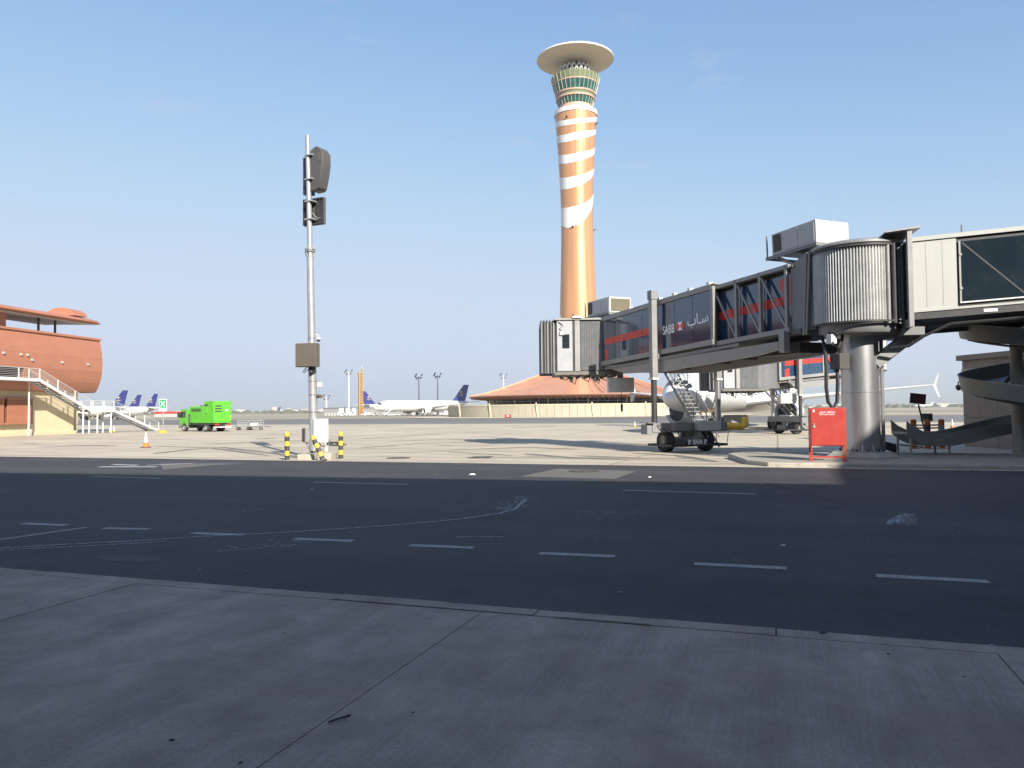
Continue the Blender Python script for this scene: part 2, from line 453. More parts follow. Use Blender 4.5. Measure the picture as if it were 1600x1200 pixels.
M['scuff'] = mat('chalky_scuff', (0.42, 0.42, 0.41), 0.9, var=0.3, scale=20)
M['fleck'] = mat('joint_filler', (0.085, 0.078, 0.068), 0.9, var=.3, scale=9)

def struct(o): return tag(o, kind='structure')
def strip(name, m, u0, u1, s0, s1, z, nu=1, parent=None):
    b = MB()
    for i in range(nu):
        a0 = u0 + (u1-u0)*i/nu; a1 = u0 + (u1-u0)*(i+1)/nu
        b.quad(us(a0, s0, z), us(a1, s0, z), us(a1, s1, z), us(a0, s1, z))
    return b.build(name, m, parent, smooth=0)

g = MB()
g.quad((-14000, -3000, -0.32), (14000, -3000, -0.32), (14000, 20000, -0.32), (-14000, 20000, -0.32))
struct(g.build('ground', M['sand'], smooth=0))
road = struct(strip('road', M['asphalt'], -160, 160, S_NEAR + 0.25, S_FAR, 0.0))
# apron sheet follows the drainage fall
b = MB()
ss = [S_FAR, 32, 36, S_FAR + 13.4, 60, 122]
for i in range(len(ss) - 1):
    za = -0.012 * min(ss[i] - S_FAR, 13.4); zb = -0.012 * min(ss[i+1] - S_FAR, 13.4)
    for k in range(8):
        a0 = -220 + 70*k; a1 = a0 + 70
        b.quad(us(a0, ss[i], za), us(a1, ss[i], za), us(a1, ss[i+1], zb), us(a0, ss[i+1], zb))
bm_ = b
apron = struct(b.build('apron', M['apron'], smooth=0))
taxi = struct(strip('taxiway', M['taxiway'], -500, 700, 122, 222, GZ - 0.004, 2))
# pale shoulder lines along the taxiway
for s0, w in ((123.2, 0.9), (150, 0.6), (214, 1.0)):
    strip('shoulder_line', M['island'], -400, 600, s0, s0 + w, GZ + 0.004, 1, taxi)
# near pavement: slabs with open joints over a dark bed
bed = struct(strip('pavement', M['fleck'], -60, 60, -16, S_NEAR + 0.25, -0.03))
joints = [-58, -50, -42, -34, -26, -17, -12.3, -7.55, -2.95, 1.72, 6.4, 11.1, 15.8, 22, 30, 40, 50, 58]
for i in range(len(joints) - 1):
    for s0, s1 in ((-16, -8), (-8, -2.2), (-2.2, 2.55), (2.55, S_NEAR - 0.004)):
        if s1 < 2 and abs(joints[i]) > 20: continue
        b = MB(); a0, a1 = joints[i] + 0.006, joints[i+1] - 0.006
        q = [us(a0, s0 + .008), us(a1, s0 + .008), us(a1, s1 - .008), us(a0, s1 - .008)]
        zt = random.uniform(0, 0.004)
        b.add([(p_.x, p_.y, zt) for p_ in q] + [(p_.x, p_.y, -0.03) for p_ in q], [(0,1,2,3),(0,4,5,1),(1,5,6,2),(2,6,7,3),(3,7,4,0)])
        b.build('slab', M['pavement'], bed, smooth=0)
# flush edging stones between pavement and road
u = -40.0
while u < 30:
    ln = 2.35
    z = 0.005 + random.uniform(-0.003, 0.004)
    d0 = random.uniform(-0.008, 0.008)
    q = [us(u + .006, S_NEAR - 0.005 + d0), us(u + ln - .006, S_NEAR - 0.005 + d0), us(u + ln - .006, S_NEAR + 0.235 + d0), us(u + .006, S_NEAR + 0.235 + d0)]
    b = MB()
    b.add([(p_.x, p_.y, z) for p_ in q] + [(p_.x, p_.y, -0.03) for p_ in q], [(0,1,2,3),(0,4,5,1),(1,5,6,2),(2,6,7,3),(3,7,4,0)])
    b.build('edging_stone', M['pavement'], bed, smooth=0)
    u += ln
# black joint filler squeezed up along the edge, in broken pieces
b = MB(); u = -14.0
while u < 12:
    ln = random.uniform(0.1, 1.3)
    if random.random() < 0.62:
        for s0 in ([S_NEAR + 0.24] if random.random() < .7 else [S_NEAR + 0.24, S_NEAR - 0.015]):
            w = random.uniform(0.012, 0.035)
            b.quad(us(u, s0 - w/2, .014), us(u + ln, s0 - w/2, .014), us(u + ln, s0 + w/2, .014), us(u, s0 + w*.3, .014))
    u += ln
tag(b.build('joint_filler', M['fleck'], bed, smooth=0), kind='stuff')

# ------------------------------------------------------------------ road markings
def mark(p, q, w, name='lane_dash', z=0.004, m='paint', parent=None):
    p = gnd(*p, z=0); q = gnd(*q, z=0)
    d = (q - p).normalized(); n = Vector((-d.y, d.x, 0)) * w / 2
    b = MB(); k = 8; top = []; bot = []
    for i in range(k + 1):
        c = p.lerp(q, i / k); j = random.uniform(-0.008, 0.008)
        top.append(c + n * (1 + random.uniform(-.06, .06))); bot.append(c - n * (1 + random.uniform(-.06, .06)))
    vs = [(a.x, a.y, z) for a in bot] + [(a.x, a.y, z) for a in top]
    b.add(vs, [(i, i+1, i+k+2, i+k+1) for i in range(k)])
    return b.build(name, M[m], parent or road, smooth=0)
for a in [((35,818),(105,821)), ((162,825.5),(234,827)), ((300,833),(382,836)), ((460,842),(552,845.5)), ((640,852),(740,856)),
          ((843,864.5),(961,869.5)), ((1085,881),(1229,888)), ((1369,899.5),(1545,909))]:
    mark(*a, 0.19)
for a in [((142,744),(251,747.5)), ((490,753.5),(638,757)), ((973,766),(1181,772))]:
    mark(*a, 0.16)
mark((-40, 849), (135, 824), 0.13, 'slanting_line')
# worn white stop marking near the far edge on the left
for a, w in ((((155,729.5),(245,729.5)), 0.35), (((176,726),(215,727)), 0.3), (((228,727),(300,724)), 0.2)):
    mark(*a, w, 'worn_paint_mark', 0.004, 'scuff')
# scraped white arc across the lanes, thousands of chalky flecks
def fleck_line(pts, n, spread, size, name):
    P = [gnd(*a, z=0) for a in pts]; b = MB()
    seg = [(P[i+1] - P[i]).length for i in range(len(P)-1)]; tot = sum(seg)
    for _ in range(n):
        d = random.random() * tot; i = 0
        while i < len(seg) - 1 and d > seg[i]: d -= seg[i]; i += 1
        c = P[i].lerp(P[i+1], d / seg[i]); dv = (P[i+1] - P[i]).normalized(); nv = Vector((-dv.y, dv.x, 0))
        c = c + nv * random.gauss(0, spread)
        l = random.uniform(.4, 2.2) * size; w = random.uniform(.25, .7) * size
        a = dv * l / 2 + nv * random.uniform(-.3, .3) * l; e = nv * w / 2; z = random.uniform(0.003, 0.0075)
        b.quad(*[(x.x, x.y, z) for x in (c - a - e * .6, c + a * .8 - e, c + a + e * .7, c - a * .7 + e)])
    return tag(b.build(name, M['scuff'], road, smooth=0), kind='stuff')
ARC = [(-20,858),(100,851),(220,845),(330,838),(440,832.5),(540,826),(640,819),(720,811),(780,802.5),(805,795),(822,780)]
fleck_line(ARC, 1500, 0.022, 0.045, 'scraped_arc')
fleck_line([(-20,861),(160,852),(260,846)], 240, 0.02, 0.04, 'scraped_arc')
fleck_line([(790,797),(800,787),(815,781),(822,776)], 160, 0.16, 0.05, 'scraped_arc')
fleck_line([(712,839.5),(785,839.5)], 90, 0.01, 0.05, 'scraped_line')
fleck_line([(340,862),(480,846)], 60, 0.16, 0.05, 'scraped_line')
fleck_line([(330,800),(480,792)], 26, 0.2, 0.05, 'scraped_line')
fleck_line([(900,803),(1000,800)], 22, 0.25, 0.05, 'scraped_line')
# broken chips and dust grains scattered over the road
b = MB()
for _ in range(420):
    c = us(random.uniform(-16, 14), random.uniform(S_NEAR + .3, 24), 0.004); r = random.uniform(.004, .016)
    a = [c + Vector((math.cos(k*2.1 + _)*r*random.uniform(.5, 1.3), math.sin(k*2.1 + _)*r, 0)) for k in range(3)]
    b.add(a + [c + Vector((0, 0, r))], [(0,1,3),(1,2,3),(2,0,3)])
tag(b.build('grit', M['conc'], road, smooth=0), kind='stuff')
# lighter scuffed patch on the road
b = MB(); c = gnd(200, 873, z=0)
ring = [c + UR.to_3d() * (.62*math.cos(a)*random.uniform(.8, 1.15)) + VR.to_3d() * (.22*math.sin(a)*random.uniform(.8, 1.2)) for a in [k*math.pi/12 for k in range(24)]]
b.quad(*[(q.x, q.y, 0.003) for q in ring]); b.build('repair_patch', mat('faded_patch', (0.085, 0.083, 0.08), 0.9, var=0.2, scale=6), road, smooth=0)
# concrete patch round a manhole at the far road edge
def patch(pp, name, m, z, parent):
    b = MB(); b.quad(*[tuple(Vector((gnd(*a, z=0).x, gnd(*a, z=0).y, z))) for a in pp]); return b.build(name, m, parent, smooth=0)
patch([(812,744.5),(960,748.5),(995,736),(872,732.5)], 'concrete_patch', M['patch'], 0.004, road)
patch([(255,734),(330,727),(385,724),(250,724.5)], 'concrete_patch', M['patch'], 0.003, road)
def manhole(px, py, r, label, z=0.005):
    c = gnd(px, py)
    t_ = thing('manhole_cover', label, 'manhole cover', (c.x, c.y, c.z + z), 0, 'iron covers in the ground')
    MB().lathe([(r*1.12, 0), (r*1.12, .012), (r*1.02, .014), (r*1.02, .006)], 28).build('frame', M['iron'], t_)
    b = MB().lathe([(r, 0), (r, .012), (0.01, .014)], 28)
    for k in range(5):
        y = (k - 2) * r * .35; h = math.sqrt(max(r*r*.8 - y*y, 0))
        b.box(-h, h, y - .02, y + .02, .012, .022)
    b.build('lid', M['iron'], t_)
manhole(912, 736.5, 0.46, 'round iron cover in the pale concrete patch on the sunlit road edge')
manhole(622, 716, 0.50, 'round iron cover on the apron nearest the leaning bollard')
manhole(748, 715.5, 0.50, 'round iron cover in the middle of the apron edge, left of the patch')
# tyre marks on the apron
M['road_tyre'] = mat('road_tyre_mark', (0.034, 0.0335, 0.036), 0.8, var=0.3, scale=2, dirt=(0.045, 0.044, 0.046), dirt_amt=1.0)
def tyre(pts, w, m='tyre_mark', parent=None):
    w = w * 1.9 + .1
    b = MB(); P = [gnd(*a) for a in pts]; Q = []
    for i in range(len(P) - 1):
        for k in range(6): Q.append(P[i].lerp(P[i+1], k / 6))
    Q.append(P[-1]); L_ = []; R_ = []
    for i, q in enumerate(Q):
        d = (Q[min(i+1, len(Q)-1)] - Q[max(i-1, 0)]).normalized(); n = Vector((-d.y, d.x, 0))
        ww = w * random.uniform(.7, 1.15) * (0.25 if i in (0, len(Q)-1) else 1)
        for s_, arr in ((1, L_), (-1, R_)):
            e = q + n * s_ * ww / 2; arr.append((e.x, e.y, gz(e.x, e.y) + 0.006))
    n = len(L_); b.add(L_ + R_, [(i, i+1, i+1+n, i+n) for i in range(n-1)])
    b.build('tyre_mark', M[m], parent or apron, smooth=0)
for pts, w in [([(240,709),(300,702),(345,699),(440,710),(470,716)], .28), ([(240,697),(330,700),(420,712)], .22), ([(400,686),(432,685)], .9),
               ([(320,694.5),(400,690),(520,687)], .25), ([(560,686),(640,681),(690,678)], .3), ([(600,690),(700,686),(800,689)], .25),
               ([(700,703),(820,699),(900,702)], .3), ([(560,700),(660,693),(760,690)], .2), ([(738,713.5),(772,713)], .7),
               ([(800,668),(870,666.5)], 1.2), ([(820,709),(900,716),(980,718)], .3), ([(900,712),(1000,716),(1100,716)], .22),
               ([(60,699),(140,696),(180,697)], .4), ([(560,708),(700,706),(800,712)], .18), ([(1120,722),(1060,712),(990,708)], .25),
               ([(930,664),(1020,662)], 1.4)]:
    tyre(pts, w)

tyre([(1195,753),(1260,771),(1330,790)], .02, 'road_tyre', road)

# ------------------------------------------------------------------ kerbed island
ISZ = 0.15
isl = [Vector((9.15, 27.6)), us(40, 28.75).to_2d(), us(40, 37).to_2d(), Vector((10.3, 34.2)), Vector((9.3, 33.2)), Vector((8.8, 29.0))]
def island():
    b = MB(); n = len(isl); cx = sum(isl, Vector((0, 0))) / n
    ins = [p_ + (cx - p_).normalized() * 0.05 for p_ in isl]
    b.add([(p_.x, p_.y, ISZ - .004) for p_ in isl] + [(p_.x, p_.y, -.25) for p_ in isl],
          [tuple(range(n))] + [(i, (i+1) % n, (i+1) % n + n, i + n) for i in range(n)])
    o = struct(b.build('traffic_island', M['island'], smooth=0))
    # kerb stones round it
    for i in range(n):
        p_, q_ = isl[i], isl[(i+1) % n]
        if i == 1: continue
        L_ = (q_ - p_).length; k = max(1, int(round(L_ / 1.0))); d = (q_ - p_).normalized(); nv = Vector((d.y, -d.x))
        for j in range(k):
            if i == 2 and j > 40: continue
            a = p_ + d * (L_ * j / k + .006); e = p_ + d * (L_ * (j+1) / k - .006)
            zj = ISZ + random.uniform(-.006, .006)
            kb = MB(); prof = [(-.14, -.2), (.02, -.2), (.02, zj - .04), (-.01, zj), (-.14, zj)]
            kb.loft([[(a.x + nv.x*x, a.y + nv.y*x, z) for x, z in prof], [(e.x + nv.x*x, e.y + nv.y*x, z) for x, z in prof]])
            kb.build('kerb_stone', M['conc'], o, smooth=0)
    return o
island()
# ------------------------------------------------------------------ terminal behind the viewer (throws the big shade over the road)
def slab_poly(b, poly, z0, z1):
    n = len(poly)
    b.add([(x, y, z0) for x, y in poly] + [(x, y, z1) for x, y in poly], [tuple(range(n))[::-1], tuple(range(n, 2*n))] + [(i, (i+1) % n, (i+1) % n + n, i + n) for i in range(n)])
    return b
te = thing('terminal_building', 'sand coloured terminal building with glazed storeys behind the viewer', 'building', (0, -20, 0))
TP = [(-62, 11.6), (-4.7, -3.35), (23.1, -10.6), (39.5, 31.8), (75, 20), (60, -50), (-75, -40)]
sh = lambda poly, d=0: [(x, y + 20) for x, y in poly]
slab_poly(MB(), sh(TP), 18.6, 20.0).build('roof', M['terra'], te, smooth=0)
def inset(poly, d):
    c = (sum(p_[0] for p_ in poly) / len(poly), sum(p_[1] for p_ in poly) / len(poly)); out = []
    for x, y in poly:
        v_ = Vector((c[0] - x, c[1] - y)).normalized() * d; out.append((x + v_.x, y + v_.y))
    return out
TI = inset(TP, 1.2)
slab_poly(MB(), sh(TI), -0.3, 18.6).build('wall', M['sand_wall'], te, smooth=0)
for i in (0, 1, 2):
    p_ = Vector(TI[i]); q_ = Vector(TI[i+1]); d = (q_ - p_).normalized(); nv = Vector((-d.y, d.x)); L_ = (q_ - p_).length
    k = int(L_ / 6)
    for z0, z1 in ((1.0, 4.6), (6.2, 10.4), (12, 16.4)):
        for j in range(k):
            a = p_ + d * (L_ * j / k + .4) + nv * .03; e = p_ + d * (L_ * (j+1) / k - .4) + nv * .03
            MB().quad((a.x, a.y + 20, z0), (e.x, e.y + 20, z0), (e.x, e.y + 20, z1), (a.x, a.y + 20, z1)).build('window', M['glass_dark'], te, smooth=0)

# ------------------------------------------------------------------ control tower
TY = 300.0
tc_ = at(905.5, 640, TY)
tw = thing('control_tower', 'tall orange airport control tower with white spiral stripes and a round disc roof', 'control tower', (tc_.x, TY, GZ))
def tz(py): return at(905, py, TY).z - GZ
PXM = TY / FPX
NS = 40
SHAFT = [(649, 35.0), (600, 33.0), (560, 31.5), (500, 29.2), (430, 27.0), (380, 25.6), (330, 25.2), (290, 26.2), (250, 28.2), (210, 30.8), (185, 33.0), (176.5, 33.6)]
def rad(py):
    for (a, ra), (b_, rb) in zip(SHAFT, SHAFT[1:]):
        if b_ <= py <= a: return (ra + (rb - ra) * (a - py) / (a - b_)) * PXM
    return SHAFT[-1][1] * PXM if py < 200 else SHAFT[0][1] * PXM
OFF = math.pi / NS
prof = [(rad(py), tz(py)) for py in [649, 620, 600, 575, 550, 525, 500, 470, 445, 420, 400, 380, 365, 350, 335, 320, 305, 290, 275, 260, 245, 230, 215, 200, 190, 183, 176.5]]
MB().lathe(prof, NS, a0=OFF, a1=OFF + 2*math.pi).build('shaft', M['tower_orange'], tw, smooth=0)
# white stripes: panels wound round the shaft, proud of it. angle -90 = left edge as seen, 0 = facing us, 90 = right edge
CT = [-90, -45, 0, 45, 90, 135, 180, 225, 270]
STR = [([352, 356.5, 349.7, 331, 302, 300, 299, 298, 297], [326, 324.5, 320.5, 311, 294, 291, 287, 282, 278.5]),
       ([297, 296, 290, 279, 262, 260, 259, 258, 257.5], [278.5, 277.5, 273.8, 266.5, 257.5, 254, 250, 247, 243.5]),
       ([257.5, 256, 251, 244, 236, 233, 230, 227.5, 225], [243.5, 242, 238, 233, 227.5, 224, 221, 217, 214]),
       ([225, 222.5, 216.7, 211.5, 207.5, 206, 204, 202, 200.8], [214, 210.5, 205, 202.5, 200.8, 198, 196, 194, 191.7]),
       ([200.8, 196.5, 191.7, 189.5, 188.3, 187, 186, 185, 183.5], [191.7, 188, 184, 182.5, 181.7, 180, 179, 178, 176.6])]
def interp(tab, a):
    for i in range(len(CT) - 1):
        if CT[i] <= a <= CT[i+1]:
            f = (a - CT[i]) / (CT[i+1] - CT[i]); f = f*f*(3 - 2*f) * .35 + f * .65
            return tab[i] + (tab[i+1] - tab[i]) * f
    return tab[-1]
for lo, hi in STR:
    b = MB(); vs = []; fs = []; NZ = 6
    for k in range(NS + 1):
        a = -90 + 360 * k / NS
        ang = R(-90 + a) + OFF * (1 if True else 0)       # a=0 faces -y
        y0, y1 = interp(lo, a), interp(hi, a)
        for j in range(NZ + 1):
            py = y0 + (y1 - y0) * j / NZ; py += (640 - py) * rad(py) * max(0, math.cos(R(a))) / TY; r_ = rad(py) + 0.09
            kk = round((ang - OFF) / (2*math.pi / NS)); an = OFF + kk * 2*math.pi / NS
            vs.append((r_*math.cos(an), r_*math.sin(an), tz(py)))
    for k in range(NS):
        for j in range(NZ):
            i0 = k*(NZ+1) + j; fs.append((i0, i0 + NZ + 1, i0 + NZ + 2, i0 + 1))
    b.add(vs, fs).build('white_stripe', M['tower_white'], tw, smooth=0)
def tzr(r_, py): return at(905, py, TY - r_ * PXM).z - GZ
MB().lathe([(33.6*PXM + .1, tz(183.3)), (33.6*PXM + .12, tz(176.6))], NS, a0=OFF, a1=OFF + 2*math.pi).build('white_stripe', M['tower_white'], tw, smooth=0)
def ring(name, m, pts, n=48, smooth=35):
    return MB().lathe([(r_ * PXM, tzr(r_, py)) for r_, py in pts], n, cap=False).build(name, m, tw, smooth=smooth)
ring('shoulder', M['tower_pink'], [(33.6, 165), (32.5, 164.3), (27, 163.5), (26, 158.3)])
ring('lower_glazing', M['teal'], [(26, 158.3), (29.5, 146.7)], 30, 0)
ring('lower_ring', M['tower_pink'], [(29.5, 146.7), (31.0, 146), (31.2, 143.6), (30.3, 143)])
ring('spandrel_band', M['olive'], [(30.3, 143), (31.2, 138.6)], 30, 0)
ring('middle_ring', M['tower_pink'], [(31.2, 138.6), (32, 138.2), (32.2, 136.2), (31.3, 135.8)])
ring('upper_glazing', M['teal'], [(31.3, 135.8), (35.5, 120.8)], 30, 0)
ring('upper_ring', M['tower_pink'], [(35.5, 120.8), (35.9, 120.5), (36.1, 119), (35.6, 118.7)])
ring('upper_spandrel', M['olive'], [(35.6, 118.7), (38.4, 107.5), (38.0, 106.6), (30, 106)], 30, 0)
b = MB()
for lo, hi in (((26, 158.3), (29.5, 146.7)), ((31.3, 135.8), (35.5, 120.8)), ((35.6, 118.7), (38.4, 107.5))):
    for k in range(30):
        a = 2*math.pi*k/30
        p_ = [(r_*PXM + .1) for r_ in (lo[0], hi[0])]
        b.beam((p_[0]*math.cos(a), p_[0]*math.sin(a), tzr(*lo)), (p_[1]*math.cos(a), p_[1]*math.sin(a), tzr(*hi)), .11, .14)
tag(b.build('mullions', M['tower_beige'], tw), kind='stuff')
# white plant frame under the disc
b = MB()
for k in range(22):
    a = 2*math.pi*k/22; a2 = 2*math.pi*(k+1)/22; r0 = 26*PXM; r1 = 27*PXM
    b.beam((r0*math.cos(a), r0*math.sin(a), tzr(27, 108)), (r1*math.cos(a2), r1*math.sin(a2), tzr(27, 96.5)), .35, .35)
    b.beam((r0*math.cos(a2), r0*math.sin(a2), tzr(27, 108)), (r1*math.cos(a), r1*math.sin(a), tzr(27, 96.5)), .25, .25)
b.build('plant_frame', M['white'], tw)
b = MB()
for k in range(9):
    a = 2*math.pi*k/9 + .2; b.box(4.4*math.cos(a) - .9, 4.4*math.cos(a) + .9, 4.4*math.sin(a) - .9, 4.4*math.sin(a) + .9, tzr(18, 106), tzr(18, 97) + random.uniform(-.5, .3))
b.build('plant_units', M['grey'], tw)
DZ = at(903, 96.5, TY).z - GZ
MB().lathe([(3, DZ - 1.2), (7, DZ - .9), (13, DZ - .15), (14.9, DZ + .25), (15.05, DZ + .5), (15.0, DZ + .85), (12, DZ + .9), (.1, DZ + 1.2)], 72).build('disc_roof', M['tower_beige'], tw, smooth=30)
MB().lathe([(15.08, DZ + .3), (15.2, DZ + .45), (15.15, DZ + .95), (14.9, DZ + .95)], 72).build('disc_rim', M['tower_white'], tw)
b = MB()
for x, y, h in ((-4.5, 1, 1.2), (-3, -2, 1.5), (-1.2, 0, 2.2), (-.4, -1, 1.7), (.4, 1, 1.9), (-2.2, 1, 1.4), (6.5, -3, .8)):
    b.tube((x, y - 8, DZ + .9), (x, y - 8, DZ + 1.2 + h), .1, .05, 6); b.beam((x - .5, y - 8, DZ + 1 + h), (x + .5, y - 8, DZ + 1 + h), .08, .08)
b.build('roof_aerials', M['white'], tw)
b = MB()
for py, a in ((194, -30), (199, 68), (361, -20), (361, 84), (497, -20)):
    an = R(-90 + a); r_ = rad(py); p_ = Vector((r_*math.cos(an), r_*math.sin(an), tz(py)))
    b.beam(p_, p_ + Vector((math.cos(an)*.9, math.sin(an)*.9, .5)), .5, .35)
b.build('marker_lamps', M['dark'], tw)

# ------------------------------------------------------------------ round hall with the spreading roof at the tower's foot
DY = 292.0
dc = at(905, 640, DY)
do = thing('round_hall', 'low round hall with wide copper coloured conical roof at the foot of the tower', 'building', (dc.x, DY, GZ))
def dz(py, Y=DY): return at(905, py, Y).z - GZ
N = 96
RP = [(41.5, 6.9), (41.9, 7.25), (41.0, 7.6), (36, 8.6), (30, 10.3), (22, 13.1), (14, 15.9), (7, 17.8), (.5, 18.4)]
MB().lathe(RP, N).build('roof', M['terra_roof'], do, smooth=20)
b = MB()
for k in range(N):
    a = 2*math.pi*(k + .5)/N
    if math.sin(a) > .3: continue
    for (r0, z0), (r1, z1) in zip(RP[2:8], RP[3:8]):
        b.beam((r0*math.cos(a), r0*math.sin(a), z0 + .08), (r1*math.cos(a), r1*math.sin(a), z1 + .04), .09, .1)
tag(b.build('standing_seams', M['terra_roof'], do), kind='stuff')
b = MB()
for k in range(10):
    a = 2*math.pi*k/20 + math.pi + .12
    for (r0, z0), (r1, z1) in zip(RP[2:8], RP[3:8]):
        b.beam((r0*math.cos(a), r0*math.sin(a), z0 + .2), (r1*math.cos(a), r1*math.sin(a), z1 + .1), .3, .2)
b.build('ridge_rib', M['terra_roof'], do)
MB().lathe([(41.5, 6.9), (40.5, 6.5), (36, 6.3), (34, 6.2)], N).build('soffit', M['terra'], do)
b = MB()
for k in range(120):
    a = 2*math.pi*k/120
    if math.sin(a) > .3: continue
    b.beam((34*math.cos(a), 34*math.sin(a), 6.0), (41*math.cos(a), 41*math.sin(a), 6.65), .3, .35)
tag(b.build('soffit_ribs', M['terra_roof'], do), kind='stuff')
MB().lathe([(34, 0), (34.6, 6.3)], N).build('window_band', M['glass_dark'], do)
b = MB()
for k in range(64):
    a = 2*math.pi*k/64
    if math.sin(a) > .3: continue
    w_ = .55 if k % 4 == 0 else .14
    b.beam((34.2*math.cos(a), 34.2*math.sin(a), 3.5), (34.95*math.cos(a), 34.95*math.sin(a), 6.3), w_, .25)
b.lathe([(34.9, 5.2), (34.9, 5.35)], N); b.lathe([(34.75, 4.3), (34.75, 4.45)], N)
tag(b.build('mullions', M['cream'], do), kind='stuff')
# perimeter wall of precast panels
wallt = thing('perimeter_wall', 'long curved sand coloured concrete wall in front of the round hall', 'wall', (dc.x, DY, GZ))
RW = 49.5; NP = 64
for k in range(NP):
    a0 = math.pi*1.0 + math.pi*k/NP; a1 = a0 + math.pi/NP - .0018
    if k == 0: pass
    r_, r2 = RW, RW - .3
    vs = []
    for z in (0, 3.75):
        for rr, a in ((r_, a0), (r_, a1), (r2, a1), (r2, a0)): vs.append((rr*math.cos(a)*1.0, rr*math.sin(a), z))
    MB().add(vs, [(0,3,2,1),(4,5,6,7),(0,1,5,4),(1,2,6,5),(2,3,7,6),(3,0,4,7)]).build('wall_panel', M['sand_wall'], wallt, smooth=0)
MB().lathe([(RW + .08, 3.76), (RW + .08, 4.1), (RW - .4, 4.1), (RW - .4, 3.76)], 128, a0=math.pi, a1=2*math.pi).build('coping', M['cream_wall'], wallt, smooth=0)
for k in range(9):
    a = math.pi * (1.04 + .92*k/8)
    MB().beam((RW*math.cos(a) + .2, RW*math.sin(a) - .25, .0), (RW*math.cos(a) - .3, RW*math.sin(a) - .25, 4.6), .3, .4).build('pier', M['cream_wall'], wallt)
# sandy verge
b = MB(); b.lathe([(RW + .2, 0.02), (RW + 16, 0.0)], 64, c=(dc.x, DY), a0=math.pi, a1=2*math.pi)
vo = b.build('verge', M['cream_wall'], smooth=0); vo.location.z = GZ; struct(vo)

# ------------------------------------------------------------------ curved terracotta building on the left
LB0 = Vector((-53.2, 79.8)); LBD = Vector((0.16, 0.987)).normalized()
lb = thing('terminal_pavilion', 'terracotta clad building with bulging curved facade and cream ground floor on the left', 'building', (LB0.x, LB0.y, GZ), math.atan2(LBD.y, LBD.x))
PR = [(0.30, 11.35), (0.12, 10.6), (-.02, 9.8), (-.10, 9.0), (-.12, 8.2), (-.08, 7.4), (.05, 6.7), (.26, 6.0), (.52, 5.4), (.80, 4.95)]
X1 = 15.3
def prof_strip(b, x0, x1, pr, th=.12):
    n = len(pr)
    vs = [(x0, y, z) for y, z in pr] + [(x1, y, z) for y, z in pr] + [(x0, y + th, z) for y, z in pr] + [(x1, y + th, z) for y, z in pr]
    fs = []
    for i in range(n - 1):
        fs += [(i, i+1, i+1+n, i+n), (2*n+i, 3*n+i, 3*n+i+1, 2*n+i+1), (i, 2*n+i, 2*n+i+1, i+1), (n+i, n+i+1, 3*n+i+1, 3*n+i)]
    fs += [(0, n, 3*n, 2*n), (n-1, 3*n-1, 4*n-1, 2*n-1)]
    return b.add(vs, fs)
# cladding: columns of curved panels, each course a panel
edges = [-23.5, -19.6, -15.7, -11.8, -7.9, -4.0, -0.1, 3.8, 7.65, 11.5, X1]
HOLE = (-6.5, 3.1, 6.3, 8.3)      # doorway recess
for i in range(len(edges) - 1):
    for a, e in ((0, 3), (3, 5), (5, 7), (7, 9)):
        pr = PR[a:e+1]
        x0, x1 = edges[i] + .02, edges[i+1] - .02
        pr = [(y, z - (.012 if j == len(pr)-1 else 0) * -1) for j, (y, z) in enumerate(pr)]
        if pr[0][1] <= 8.25 and pr[-1][1] >= 5.9 and x1 > HOLE[0] and x0 < HOLE[1]:
            if x1 > HOLE[1] and x0 < HOLE[1]: x0 = HOLE[1] + .02
            elif x0 >= HOLE[0] - 2: continue
        prof_strip(MB(), x0, x1, pr).build('cladding_panel', M['terra'], lb, smooth=25)
b = MB()   # core behind the cladding, dark joints show
n = len(PR); core = [(y + .14, z) for y, z in PR] + [(14, 4.95), (14, 11.3)]
b.loft([[(-24, y, z) for y, z in core], [(HOLE[0], y, z) for y, z in core]]); b.loft([[(HOLE[1], y, z) for y, z in core], [(X1 - .02, y, z) for y, z in core]])
cor2 = [(y + .14, z) for y, z in PR if z > 8.3] + [(14, 8.3), (14, 11.3)]
b.loft([[(HOLE[0], y, z) for y, z in cor2], [(HOLE[1], y, z) for y, z in cor2]])
b.box(HOLE[0], HOLE[1], 2.2, 14, 4.95, 8.3)
b.build('core', mat('shadow_joint', (0.16, 0.065, 0.04), 0.7), lb, smooth=0)
b = MB(); b.box(-24, X1 + .05, .1, 14.2, 11.352, 11.6); b.build('parapet', M['terra'], lb, smooth=0)
box('recess_floor', M['white'], lb, HOLE[0], HOLE[1], .55, 2.2, 6.0, 6.15)
d_ = box('door', M['white'], lb, .1, 1.25, 2.12, 2.19, 6.05, 8.1)
box('door_glass', M['win'], d_, .62, .84, 2.09, 2.118, 6.75, 7.7)
box('window', M['win'], lb, -3.6, -.5, 2.13, 2.19, 6.3, 8.1)
for x in (-6, -2.1, .2, 2.5, 3.4, 4.05, 8.5, 12.7):
    z = 8.75 if x < 3.8 else 8.25
    y = -.1
    MB().lathe([(.02, 0), (.15, .02), (.17, .12), (.14, .2), (.02, .22)], 14).build('bulkhead_lamp', M['cream'], lb).matrix_local = Matrix.Translation((x, y + .04, z)) @ Matrix.Rotation(R(90), 4, 'X')
